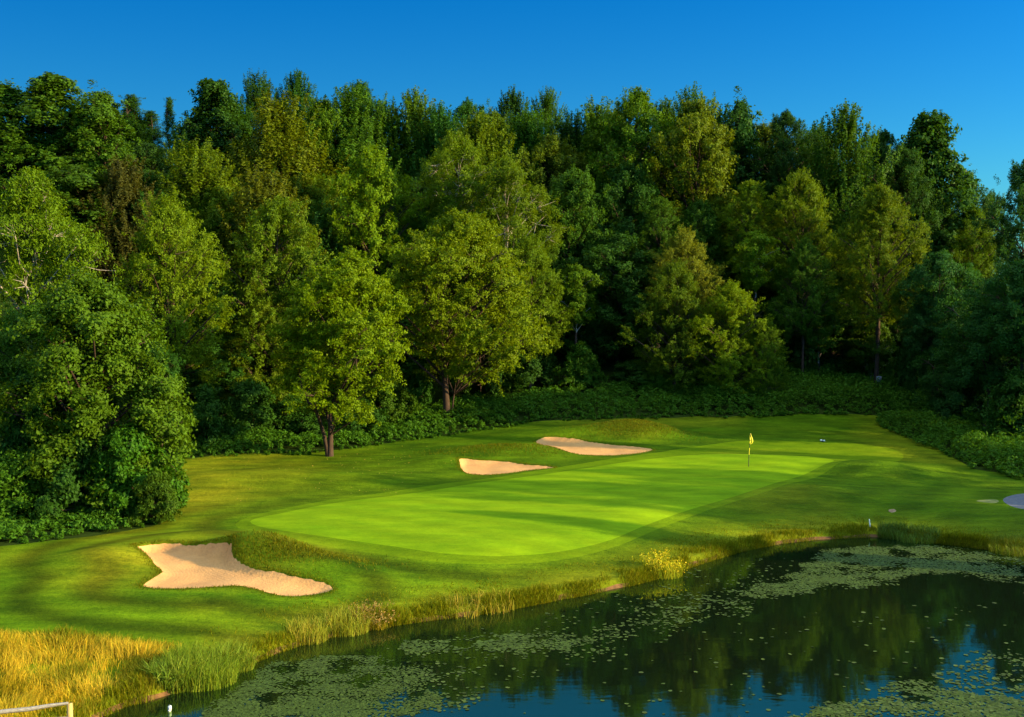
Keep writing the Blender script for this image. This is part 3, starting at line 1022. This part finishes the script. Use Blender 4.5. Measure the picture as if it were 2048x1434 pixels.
# twin stemmed tree on the lawn edge
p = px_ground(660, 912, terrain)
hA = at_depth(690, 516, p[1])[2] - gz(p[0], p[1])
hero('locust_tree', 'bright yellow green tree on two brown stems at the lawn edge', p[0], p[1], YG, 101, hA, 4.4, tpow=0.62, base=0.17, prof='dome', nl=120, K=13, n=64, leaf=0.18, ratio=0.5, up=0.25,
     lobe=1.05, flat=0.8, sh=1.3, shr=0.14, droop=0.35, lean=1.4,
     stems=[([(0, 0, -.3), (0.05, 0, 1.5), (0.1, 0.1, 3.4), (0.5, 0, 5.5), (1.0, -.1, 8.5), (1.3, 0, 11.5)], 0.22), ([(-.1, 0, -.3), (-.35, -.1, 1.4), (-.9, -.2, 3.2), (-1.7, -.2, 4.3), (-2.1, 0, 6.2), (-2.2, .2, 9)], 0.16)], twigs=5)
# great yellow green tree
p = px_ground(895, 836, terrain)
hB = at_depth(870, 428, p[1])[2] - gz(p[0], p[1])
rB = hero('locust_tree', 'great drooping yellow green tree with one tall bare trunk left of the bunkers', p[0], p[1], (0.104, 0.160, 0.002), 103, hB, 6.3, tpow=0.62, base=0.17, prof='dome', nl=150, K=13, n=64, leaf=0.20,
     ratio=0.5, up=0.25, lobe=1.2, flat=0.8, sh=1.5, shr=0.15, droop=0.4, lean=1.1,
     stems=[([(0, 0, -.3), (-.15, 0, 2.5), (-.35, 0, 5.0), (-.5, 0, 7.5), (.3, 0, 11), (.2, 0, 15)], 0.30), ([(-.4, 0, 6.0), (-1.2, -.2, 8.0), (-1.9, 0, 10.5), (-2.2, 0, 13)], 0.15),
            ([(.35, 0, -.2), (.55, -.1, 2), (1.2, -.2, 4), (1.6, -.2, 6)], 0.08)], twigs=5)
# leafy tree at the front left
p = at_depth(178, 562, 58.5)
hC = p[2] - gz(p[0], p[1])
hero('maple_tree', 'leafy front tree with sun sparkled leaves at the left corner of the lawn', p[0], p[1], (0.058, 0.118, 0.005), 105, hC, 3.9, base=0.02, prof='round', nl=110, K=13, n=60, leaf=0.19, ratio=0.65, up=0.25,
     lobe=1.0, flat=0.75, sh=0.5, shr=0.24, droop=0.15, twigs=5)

# ---- the wood goes on to the right of the frame: these cast the long shadows over the lawn
RIGHT = [('poplar', 50, 41.3, 15, 1.7), ('maple', 52, 48.5, 17, 3.9), ('maple', 54, 55.5, 14, 4.3), ('maple', 64, 46.5, 19, 3.5), ('poplar', 52, 66.8, 17, 1.2), ('maple', 54, 74.8, 20, 4),
         ('maple', 50, 83, 14.5, 5), ('maple', 56, 88, 14.5, 5), ('maple', 62, 91, 14, 6), ('maple', 66, 80, 17, 5), ('maple', 60, 100, 13, 5)]
for k, x, y, h, r in RIGHT:
    place_tree(k, x, y, h, r, DG, 'dark green tree of the wood beyond the right picture edge', group='trees beyond the right picture edge')

_r3 = np.random.default_rng(47)
_k = 0
while _k < 40:
    y = _r3.uniform(98, 120)
    x = _r3.uniform(-0.47, 0.34) * y
    if sdf(np.array([x]), np.array([y]), WOODS)[0] < 7:
        continue
    if y < 112 and 0.06 < x / y < 0.26:
        continue
    h_ = min(_r3.uniform(12, 16.5), CAM_Z + 0.100 * y - gz(x, y))
    if h_ < 8:
        continue
    _k += 1
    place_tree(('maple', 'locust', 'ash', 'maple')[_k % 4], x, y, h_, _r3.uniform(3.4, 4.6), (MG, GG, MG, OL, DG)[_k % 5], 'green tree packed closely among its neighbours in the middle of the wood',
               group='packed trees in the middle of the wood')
for x, y in ((-62, 100), (-66, 112), (-60, 88), (-70, 96), (-46, 72), (-52, 80), (-44, 62), (-74, 108)):
    place_tree('maple', x, y, 18, 6, MG, 'green tree of the wood beyond the left picture edge', group='trees beyond the left picture edge')

# ---- leafy understorey between the trunks, up the slope
_r2 = np.random.default_rng(31)
_n = 0
while _n < 64:
    y = _r2.uniform(94, 126)
    x = _r2.uniform(-0.42, 0.50) * y
    if sdf(np.array([x]), np.array([y]), WOODS)[0] < 6:
        continue
    _n += 1
    place_tree('shrub', x, y, _r2.uniform(4.5, 8), _r2.uniform(2.8, 4.2), DG if _n % 3 else MG, 'dark leafy bush in the shade between the trunks up the wooded slope', name='understorey_bush',
               group='bushes under the trees of the slope', cat='bush')

# ------------------------------------------------------------------ undergrowth and grasses
rng = np.random.default_rng(77)


def scatter(n, box, cond):
    x = rng.uniform(box[0], box[1], n)
    y = rng.uniform(box[2], box[3], n)
    k = cond(x, y)
    return x[k], y[k]


def undergrowth():
    x, y = scatter(34000, (-32, 60, 46, 112), lambda a, b: (lambda w: (w > -0.35) & (w < np.where(a > 18, 12.0, 7.0)))(sdf(a, b, WOODS) + 0.6 * vnoise(a, b, 3, 7)))
    vis = np.abs(x / y) < 0.56
    x, y = x[vis], y[vis]
    z = terrain(x, y)
    n = 42
    w = sdf(x, y, WOODS)
    h = np.where(x > 16, 1.0, 0.58) * (0.42 + 0.85 * sstep(0, 2.0, w)) * (0.7 + 0.5 * rng.random(len(x))) * (1 + 0.45 * vnoise(x, y, 2.5, 3) + 0.3 * vnoise(x, y, 0.9, 23))
    k = np.repeat(np.arange(len(x)), n)
    N = len(k)
    a = rng.random(N) * 6.283
    t = rng.random(N) ** 0.7
    rr = h[k] * 0.55 * t ** 1.2
    pos = np.c_[x[k] + rr * np.cos(a), y[k] + rr * np.sin(a), z[k] + h[k] * (0.12 + 0.88 * np.sqrt(np.clip(1 - (t - .35) ** 2 * 1.5, 0, 1)) * rng.random(N) ** 0.45)]
    nr = unit(np.c_[np.cos(a) * .5, np.sin(a) * .5, np.full(N, .9)] + 0.45 * rng.normal(size=(N, 3)))
    V, F = leaves(rng, pos, nr, (0.12 + 0.16 * rng.random(len(x)))[k], (0.06 + 0.07 * rng.random(len(x)))[k], 0.15)
    o = link('bracken', mesh_np('bracken', V, [F], M_LEAF))
    o.color = (0.05, 0.135, 0.010, 1)
    tag(o, kind='stuff')


undergrowth()


def blades(x, y, z, h, w, lean, bend, seed=1):
    """one bent blade of grass at every point"""
    r = np.random.default_rng(seed)
    n = len(x)
    a = r.random(n) * 6.283
    lx = lean * np.cos(a) * r.random(n) + bend[0] * (0.4 + r.random(n))
    ly = lean * np.sin(a) * r.random(n) + bend[1] * (0.4 + r.random(n))
    fa = r.random(n) * 3.1416
    wx, wy = np.cos(fa) * w / 2, np.sin(fa) * w / 2 * 0.6
    b = np.c_[x, y, z - 0.03]
    side = np.c_[wx, wy, np.zeros(n)]
    mid = b + np.c_[lx * h * .35, ly * h * .35, h * .6]
    tip = b + np.c_[lx * h * 1.0, ly * h * 1.0, h * (1 - 0.25 * np.hypot(lx, ly))]
    V = np.stack([b - side, b + side, mid + side * .75, mid - side * .75, tip], 1).reshape(-1, 3)
    q = np.arange(n)[:, None] * 5
    return V, [q + np.array([[0, 1, 2, 3]]), q + np.array([[3, 2, 4]])]


def shore_grass():
    A = np.asarray(POND)
    B = np.roll(A, -1, 0)
    ok = (A[:, 1] > 29) & (A[:, 0] < 36)
    A, B = A[ok], B[ok]
    L = np.linalg.norm(B - A, axis=1)
    n = 125000
    k = rng.choice(len(A), n, p=L / L.sum())
    t = rng.random(n)[:, None]
    d = np.where(rng.random(n) < 0.75, rng.exponential(0.55, n), rng.random(n) * 3.2) - 0.10
    nrm = np.c_[(B - A)[:, 1], -(B - A)[:, 0]] / L[:, None]
    test = sdf(A[:1, 0] + nrm[0, 0], A[:1, 1] + nrm[0, 1], POND)[0]
    sgn = -1.0 if test > 0 else 1.0
    q = A[k] * (1 - t) + B[k] * t + sgn * nrm[k] * d[:, None]
    x, y = q[:, 0], q[:, 1]
    keep = (rng.random(n) < 0.62 + 0.75 * vnoise(x, y, 1.3, 12) + 0.35 * vnoise(x, y, 0.45, 14)) & (d < 3)
    x, y, d = x[keep], y[keep], d[keep]
    h = (0.10 + 0.27 * np.exp(-np.abs(d - 0.3) / 0.8)) * (0.5 + 0.9 * rng.random(len(x))) * (1 + 0.5 * vnoise(x, y, 0.9, 13)) * (0.8 + 0.35 * sstep(4, -12, x))
    V, F = blades(x, y, np.maximum(terrain(x, y), -0.05), h, 0.022, 0.8, (0.05, -0.30), 3)
    o = link('shore_grass', mesh_np('shore_grass', V, F, M_GRASS))
    o.color = (0.118, 0.150, 0.005, 1)
    tag(o, kind='stuff')


shore_grass()


def lip_grass():
    Vs, F4, F3, n0 = [], [], [], 0
    for poly, n, dm in ((B1, 9000, .4), (B2, 5000, .35), (B3, 5000, .35)):
        A = np.asarray(poly)
        B = np.roll(A, -1, 0)
        L = np.linalg.norm(B - A, axis=1)
        k = rng.choice(len(A), n, p=L / L.sum())
        t = rng.random(n)[:, None]
        q = A[k] * (1 - t) + B[k] * t + rng.normal(0, dm * 0.5, (n, 2))
        d = sdf(q[:, 0], q[:, 1], poly) + 0.06 * vnoise(q[:, 0], q[:, 1], 0.7, 4) + 0.03 * vnoise(q[:, 0], q[:, 1], 0.35, 6)
        q = q[d < -0.01]
        V, F = blades(q[:, 0], q[:, 1], terrain(q[:, 0], q[:, 1]), 0.05 + 0.09 * rng.random(len(q)), 0.02, 0.9, (0, -0.1), 6)
        Vs.append(V); F4.append(F[0] + n0); F3.append(F[1] + n0); n0 += len(V)
    # the unmown mounds behind the far bunkers
    for px, py, sx, sy, n in ((1268, 872, 2.0, 0.9, 7000), (1010, 908, 2.6, 0.8, 3500), (560, 1128, 2.0, 0.7, 5000)):
        c = P(px, py)
        q = c + rng.normal(0, 1, (n, 2)) * np.array([sx, sy])
        q = q[(np.maximum(np.maximum(sdf(q[:, 0], q[:, 1], B1), sdf(q[:, 0], q[:, 1], B2)), sdf(q[:, 0], q[:, 1], B3)) < -0.1) & (sdf(q[:, 0], q[:, 1], GREEN) < -0.6)]
        V, F = blades(q[:, 0], q[:, 1], terrain(q[:, 0], q[:, 1]), 0.07 + 0.13 * rng.random(len(q)), 0.024, 0.9, (0, -0.1), 7)
        Vs.append(V); F4.append(F[0] + n0); F3.append(F[1] + n0); n0 += len(V)
    o = link('lip_grass', mesh_np('lip_grass', np.vstack(Vs), [np.vstack(F4), np.vstack(F3)], M_GRASS))
    o.color = (0.085, 0.105, 0.003, 1)
    tag(o, kind='stuff')


lip_grass()
GOLD = np.array([px_ground(a, b, base_z)[:2] for a, b in [(-120, 1262), (0, 1268), (110, 1270), (220, 1280), (330, 1292), (362, 1300), (366, 1320), (320, 1345), (260, 1375), (190, 1410), (130, 1470), (-120, 1560)]])


def gold_grass():
    x, y = scatter(230000, (-24, -8, 24, 42), lambda a, b: sdf(a, b, GOLD) + 0.25 * vnoise(a, b, 0.8, 5) > 0)
    k = rng.random(len(x)) < 0.50 + 0.55 * vnoise(x, y, 1.0, 15) + 0.3 * vnoise(x, y, 0.4, 25)
    x, y = x[k], y[k]
    d = sdf(x, y, GOLD)
    h = (0.22 + 0.28 * sstep(0, 1.2, d)) * (0.5 + 0.8 * rng.random(len(x))) * (1 + 0.5 * vnoise(x, y, 1.2, 16))
    bx = 0.7 * vnoise(x, y, 1.3, 17)
    V, F = blades(x, y, terrain(x, y), h, 0.016, 0.7, (bx, 0.5 * vnoise(x, y, 1.1, 18)), 4)
    o = link('dry_grass', mesh_np('dry_grass', V, F, M_DRY))
    o.color = (0.62, 0.385, 0.030, 1)
    tag(o, kind='stuff')
    # green rough between the golden grass and the water
    x, y = scatter(110000, (-18, -8, 24, 40), lambda a, b: (sdf(a, b, GOLD) < 0.1 + 6 * np.clip(vnoise(a, b, 1.1, 33) - 0.15, 0, 1)) & (sdf(a, b, GOLD) > -3.2) & (sdf(a, b, POND) < -0.1) & ((sdf(a, b, GOLD) > 0) | ((sdf(a, b, POND) > -2.0) & (b < 36.5))) & (a > -18))
    h = (0.28 + 0.2 * vnoise(x, y, 0.8, 21)) * (0.6 + 0.8 * rng.random(len(x)))
    V, F = blades(x, y, terrain(x, y), h, 0.02, 0.6, (0, 0), 5)
    o = link('rough_grass', mesh_np('rough_grass', V, F, M_GRASS))
    o.color = (0.13, 0.15, 0.008, 1)
    tag(o, kind='stuff')


gold_grass()


def clump(name, label, px, py, n, rad, h, color, cat='plant', group=None, w=0.02, lean=0.85, bend=(0, 0), seed=0, z=None, flower=None):
    p = px_ground(px, py, terrain)
    r = np.random.default_rng(900 + seed)
    a, q = r.random(n) * 6.283, np.sqrt(r.random(n)) * rad
    x, y = q * np.cos(a) * 1.25, q * np.sin(a)
    V, F = blades(x, y, np.zeros(n), h * (0.6 + 0.5 * r.random(n)), w, lean, bend, seed)
    g = gz(p[0], p[1])
    V[:, 2] += terrain(V[:, 0] + p[0], V[:, 1] + p[1]).clip(0, None) - g
    o = link(name, mesh_np(name, V, F, M_GRASS), None, (p[0], p[1], g))
    o.color = (*color, 1)
    tag(o, label, cat, group)
    if flower:
        tips = V.reshape(-1, 5, 3)[::3, 4]
        k = np.repeat(np.arange(len(tips)), 5)
        FV, FF = leaves(r, tips[k] + r.normal(0, .03, (len(k), 3)) * np.array([1, 1, 2.0]), unit(r.normal(size=(len(k), 3))), 0.06, 0.05)
        c = link('flowers', mesh_np('flowers', FV, [FF], M_GRASS), o)
        c.color = (*flower, 1)
        c['kind'] = 'stuff'
    return o


clump('rush_clump', 'large arching clump of green rushes at the water edge by the golden grass', 400, 1352, 2600, 0.95, 0.95, (0.12, 0.20, 0.015), group='rush clumps at the water edge', seed=1, bend=(0.15, 0))
clump('rush_clump', 'smaller green rush clump just right of the large arching clump', 470, 1325, 1000, 0.5, 0.75, (0.12, 0.19, 0.015), group='rush clumps at the water edge', seed=2, bend=(0.1, 0))
clump('rush_clump', 'dark leafy clump between the golden grass and the large arching clump', 340, 1360, 900, 0.5, 0.75, (0.11, 0.19, 0.02), group='rush clumps at the water edge', seed=3, w=0.035)
clump('rush_clump', 'tall thin green rushes on the bank below the near bunker', 690, 1250, 700, 0.7, 0.75, (0.18, 0.22, 0.02), group='rush clumps at the water edge', seed=4)
clump('rush_clump', 'pale green rushes left of the tall thin rushes below the near bunker', 615, 1275, 600, 0.6, 0.65, (0.19, 0.22, 0.02), group='rush clumps at the water edge', seed=5)
clump('rush_clump', 'sparse reeds standing in the water edge midway along the bank', 925, 1228, 120, 0.6, 0.65, (0.25, 0.24, 0.03), group='rush clumps at the water edge', seed=6)
clump('rush_clump', 'few yellow reeds right of the sparse reeds midway along the bank', 985, 1215, 140, 0.7, 0.6, (0.27, 0.25, 0.03), group='rush clumps at the water edge', seed=7)
clump('rush_clump', 'dark bluish rush clump on the far bank right of the white stake', 1785, 1066, 900, 0.6, 0.6, (0.06, 0.12, 0.015), group='rush clumps at the water edge', seed=8)
clump('rush_clump', 'soft green rush clump on the far bank between the dark one and the right edge', 1835, 1072, 800, 0.9, 0.55, (0.08, 0.15, 0.02), group='rush clumps at the water edge', seed=9)
clump('rush_clump', 'green rush clump on the bank cut by the right picture edge', 2030, 1094, 1100, 1.0, 0.55, (0.10, 0.15, 0.012), group='rush clumps at the water edge', seed=10)
clump('goldenrod', 'bright yellow flowering clump alone on the pond bank', 1325, 1148, 620, 0.72, 0.72, (0.19, 0.25, 0.012), seed=11, lean=0.75, flower=(0.36, 0.36, 0.015))
clump('weed_clump', 'brown seeded weeds on the bank right of the tall thin rushes', 745, 1238, 500, 0.6, 0.5, (0.19, 0.19, 0.012), seed=12, flower=(0.20, 0.16, 0.05))

# ------------------------------------------------------------------ lily pads
MATS = [  # polygon on the water, density of pads per square metre, mean radius
    ([(1480, 1190), (1560, 1150), (1630, 1112), (1690, 1096), (1800, 1089), (1950, 1101), (2060, 1126), (2060, 1172), (1960, 1152), (1860, 1142), (1800, 1148), (1760, 1166), (1660, 1182), (1560, 1200)], 75, 0.072),
    ([(1560, 1190), (1570, 1150), (1700, 1135), (1800, 1145), (1790, 1165), (1690, 1185)], 40, 0.085),
    ([(1230, 1225), (1420, 1180), (1560, 1185), (1620, 1195), (1500, 1225), (1360, 1250)], 14, 0.10),
    ([(980, 1265), (1150, 1262), (1220, 1275), (1150, 1300), (1050, 1325), (960, 1300), (850, 1310), (760, 1300), (850, 1280)], 42, 0.085),
    ([(1180, 1250), (1370, 1225), (1400, 1260), (1250, 1300), (1120, 1310)], 12, 0.09),
    ([(410, 1450), (440, 1380), (540, 1335), (640, 1315), (760, 1312), (850, 1335), (890, 1365), (870, 1395), (830, 1420), (800, 1450)], 120, 0.060),
    ([(820, 1340), (960, 1330), (1000, 1390), (900, 1440), (830, 1440)], 16, 0.085),
    ([(1480, 1450), (1640, 1402), (1740, 1385), (1850, 1365), (1960, 1385), (2060, 1360), (2060, 1450)], 58, 0.080),
    ([(1820, 1350), (1960, 1305), (2060, 1300), (2060, 1370), (1900, 1390)], 20, 0.088),
    ([(560, 1330), (1000, 1240), (1500, 1110), (1640, 1100), (1480, 1240), (1000, 1380), (600, 1400)], 2.2, 0.09),
    ([(1000, 1440), (1100, 1330), (1500, 1240), (2040, 1180), (2040, 1440)], 0.7, 0.10),
]


def lily_pads():
    PX, PY, PR = [], [], []
    for k, (poly, dens, r0) in enumerate(MATS):
        W = np.array([on_z(a, b, 0)[:2] for a, b in poly])
        lo, hi = W.min(0), W.max(0)
        n = int((4.6 if dens > 29 else 3.0) * dens * (hi - lo).prod())
        x, y = rng.uniform(lo[0], hi[0], n), rng.uniform(lo[1], hi[1], n)
        edge = sdf(x, y, W) + 0.7 * vnoise(x, y, 1.7, 30 + k) + 0.35 * vnoise(x, y, 0.6, 50 + k)
        pr = sstep(-0.15, 0.6, edge) * np.clip(0.50 + 0.8 * vnoise(x, y, 0.9, 70 + k) + 0.5 * vnoise(x * .4, y, 0.35, 90 + k), 0.03, 1)
        q = (rng.random(n) < pr) & (sdf(x, y, POND) > 0.35)
        x, y = x[q], y[q]
        PX.append(x); PY.append(y); PR.append(0.68 * r0 * (0.5 + 0.9 * rng.random(len(x))))
    x, y, r = map(np.concatenate, (PX, PY, PR))
    inframe = (np.abs(x / y) < 0.475) & (y > 32.6)
    order = np.argsort(-(r / y) * inframe)
    big, rest = order[:240], order[240:]
    m = 9
    ang = np.linspace(0.22, 2 * math.pi - 0.22, m)

    def disc(n, seed):
        g = np.random.default_rng(seed)
        rot = g.random(n) * 6.283
        a = ang[None, :] + rot[:, None]
        wob = 1 + 0.08 * g.normal(size=(n, m))
        tx, ty = g.normal(0, .05, n), g.normal(0, .05, n)
        X, Y = np.cos(a) * wob, np.sin(a) * wob
        Z = X * tx[:, None] + Y * ty[:, None] + 0.02 * g.random((n, m))
        c = np.stack([0.12 * np.cos(rot), 0.12 * np.sin(rot), np.zeros(n)], 1)
        return X, Y, Z, c
    X, Y, Z, c = disc(len(rest), 3)
    V = np.concatenate([c[:, None, :], np.stack([X, Y, Z], -1)], 1) * r[rest][:, None, None]
    V += np.stack([x[rest], y[rest], np.full(len(rest), 0.012)], 1)[:, None, :]
    q = np.arange(len(rest))[:, None, None] * (m + 1)
    F = (q + np.array([[0, i, i + 1] for i in range(1, m)])[None]).reshape(-1, 3)
    o = link('pond_weed', mesh_np('pond_weed', V.reshape(-1, 3), [F], M_PAD))
    o.color = (0.040, 0.068, 0.011, 1)
    tag(o, kind='stuff')
    protos = []
    for s in range(5):
        X, Y, Z, c = disc(1, 40 + s)
        V = np.vstack([c, np.stack([X[0], Y[0], Z[0]], -1)])
        protos.append(mesh_np('lily_pad', V, [np.array([[0, i, i + 1] for i in range(1, m)])], M_PAD))
    for j, i in enumerate(big):
        o = link('lily_pad', protos[j % 5], None, (x[i], y[i], 0.016))
        o.scale = (r[i],) * 3
        o.rotation_euler = (0, 0, rng.random() * 6.28)
        v = 0.7 + 0.6 * rng.random()
        o.color = (0.050 * v, 0.078 * v, 0.018 * v, 1)
        tag(o, 'small round lily pad floating flat on the dark pond', 'lily pad', 'lily pads floating on the pond')


lily_pads()

# ------------------------------------------------------------------ small things
# flagstick
p = px_ground(1497, 933, terrain)
g = gz(p[0], p[1])
fs = thing('golf_flag', 'limp yellow golf flag on a black and yellow stick in the green', 'flag', (p[0], p[1], g))
G = Geo(); G.tube([(0, 0, -.1), (0.02, 0, 0.78)], 0.022, 8); G.tube([(0.045, 0, 1.22), (0.09, 0, 2.2)], 0.018, 8)
link('pole', G.mesh('pole', M_BLACK, True), fs)
G = Geo(); G.tube([(0.0205, 0, 0.782), (0.0445, 0, 1.218)], 0.022, 8)
tag(link('pole_band', G.mesh('pole_band', M_YELLOW, True), fs), 'pale yellow band of the stick')
# the cloth hangs in folds: a swept drop shape
zz = np.linspace(2.17, 1.52, 14)
prof = np.interp(zz, [1.52, 1.58, 1.70, 1.85, 2.05, 2.17], [0.08, 0.19, 0.24, 0.20, 0.10, 0.05])
uu = np.linspace(0, 1, 13)
V = np.array([[0.065 - 0.05 * (2.17 - z) + w * u_, 0.035 * math.sin(u_ * 9 + z * 2) * (w / 0.24), z - 0.10 * u_ * (2.17 - z)] for z, w in zip(zz, prof) for u_ in uu])
V2 = V + np.array([0, 0.006, 0])
n1, n2 = 14, 13
q = (np.arange(n1 - 1)[:, None] * n2 + np.arange(n2 - 1)[None, :]).ravel()
F1 = np.c_[q, q + 1, q + n2 + 1, q + n2]
fl = link('flag_cloth', mesh_np('flag_cloth', np.vstack([V, V2]), [np.vstack([F1, F1[:, ::-1] + len(V)])], M_YELLOW, True), fs)
G = Geo()
G.box((0.075, -0.045, 1.73), (0.07, 0.006, 0.05))
link('emblem', G.mesh('emblem', M_BLACK), fl)

# white stake
p = px_ground(1739, 1055, terrain)
st = thing('hazard_stake', 'thin leaning white stake on the far pond bank', 'stake', (p[0], p[1], gz(p[0], p[1])))
G = Geo(); G.tube([(0.05, 0, -.1), (-.02, 0, 0.42), (-.03, 0, 0.45)], [0.028, 0.028, 0.012], 6)
link('shaft', G.mesh('shaft', M_WHITE), st)

# two-lobed marker lying on the lawn
p = px_ground(1645, 884, terrain)
tm = thing('tee_marker', 'small white and dark blue marker lying on the lawn beyond the flag', 'marker', (p[0], p[1], gz(p[0], p[1])))


def blob(r, seg=10):
    th = np.linspace(0.02, math.pi - 0.02, 8)
    ph = np.arange(seg) * 2 * math.pi / seg
    V = np.array([[r[0] * math.sin(t) * math.cos(f), r[1] * math.sin(t) * math.sin(f), r[2] * math.cos(t)] for t in th for f in ph])
    i = np.arange(7)[:, None] * seg + np.arange(seg)[None, :]
    j = np.arange(7)[:, None] * seg + (np.arange(seg)[None, :] + 1) % seg
    return V, np.stack([i, i + seg, j + seg, j], -1).reshape(-1, 4)


V, F = blob((0.10, 0.09, 0.07))
G = Geo(); G.add(V + np.array([-.10, 0, .13]), F); G.add(V * 0.9 + np.array([.11, 0, .10]), F)
link('shell', G.mesh('shell', M_WHITE, True), tm)
G = Geo(); G.add(V * np.array([1.5, 1.2, .9]) + np.array([0, 0.03, .08]), F)
link('base', G.mesh('base', M_BLUE, True), tm)

# meter box on two posts
p = px_ground(1758, 790, terrain)
mb = thing('meter_box', 'grey metal box on two pale posts in front of the dark trees', 'box', (p[0], p[1], gz(p[0], p[1])))
top = at_depth(1758, 753, p[1])[2] - gz(p[0], p[1])
G = Geo(); G.box((-.05, 0, top - .25), (0.40, 0.22, 0.46)); G.box((-.05, 0, top + .0), (0.46, 0.28, 0.04), 0.8)
link('housing', G.mesh('housing', M_GREY), mb)
for dx in (-.2, .2):
    G = Geo(); G.box((dx, 0.14, top / 2 - .1), (0.07, 0.05, top + .1))
    link('post', G.mesh('post', M_WHITE), mb)

# white float in the water
p = on_z(339, 1422, 0)
fm = thing('float_marker', 'small white float standing in the dark water by the near bank', 'float', (p[0], p[1], 0))
V, F = blob((0.055, 0.055, 0.05))
G = Geo(); G.add(V + np.array([0, 0, .02]), F); G.box((0.01, 0, 0.10), (0.10, 0.08, 0.12), 0.85)
link('body', G.mesh('body', M_WHITE, True), fm)
G = Geo(); G.tube([(0.01, 0, .162), (0.01, 0, .185)], 0.025, 8)
link('cap', G.mesh('cap', M_GREY), fm)

# split rail fence
Yf = 28.5
pt = at_depth(139, 1396, Yf)
gzf = gz(pt[0], pt[1])
fe = thing('rail_fence', 'weathered split rail fence ending in a yellowish post at the lower left corner', 'fence', (pt[0], pt[1], gzf))
hp = pt[2] - gzf
for k in range(3):
    dx, dy = -2.7 * k, -0.95 * k
    zl = 0.0
    G = Geo()
    G.box((dx, dy, (hp - .3) / 2 + zl - .15), (0.13, 0.11, hp + .3), 0.93)
    link('post', G.mesh('post', M_POST), fe)
for k in range(2):
    for zr in (0.14, 0.52):
        a = np.array([-2.7 * k - .03, -.95 * k - .02, hp - zr])
        b = np.array([-2.7 * (k + 1) + .03, -.95 * (k + 1) + .02, hp - zr - 0.03])
        t = np.linspace(0, 1, 7)[:, None]
        pts = a * (1 - t) + b * t + rng.normal(0, .008, (7, 3))
        G = Geo(); G.tube(pts, [0.035, .05, .058, .06, .058, .05, .035], 6)
        link('rail', G.mesh('rail', M_WOOD), fe)

# a few fallen leaves under the twin stemmed tree
x, y = scatter(1500, (-24, -4, 60, 80), lambda a, b: (sdf(a, b, WOODS) < -0.3) & (sdf(a, b, GREEN) < -0.5))
k = rng.random(len(x)) < 0.12 + 0.25 * np.exp(-((x + 12) / 5) ** 2 - ((y - 76) / 6) ** 2)
x, y = x[k], y[k]
V, F = leaves(rng, np.c_[x, y, terrain(x, y) + 0.03], unit(rng.normal(size=(len(x), 3)) * 0.3 + np.array([0, -.3, 1])), 0.075, 0.05)
o = link('fallen_leaves', mesh_np('fallen_leaves', V, [F], M_GRASS))
o.color = (0.24, 0.23, 0.04, 1)
tag(o, kind='stuff')

# a spray of red leaves low in the drooping olive tree
pr = at_depth(992, 533, 89.0)
N = 90
pos = rng.normal(0, 1, (N, 3)) * np.array([0.35, 0.25, 0.14])
V, F = leaves(rng, pos, unit(rng.normal(size=(N, 3)) + np.array([.4, -.6, .4])), 0.22, 0.12)
o = link('red_leaves', mesh_np('red_leaves', V, [F], M_LEAF), rB, Vector(pr) - rB.location)
o.color = (0.55, 0.06, 0.02, 1)
o['label'] = 'spray of orange red leaves'
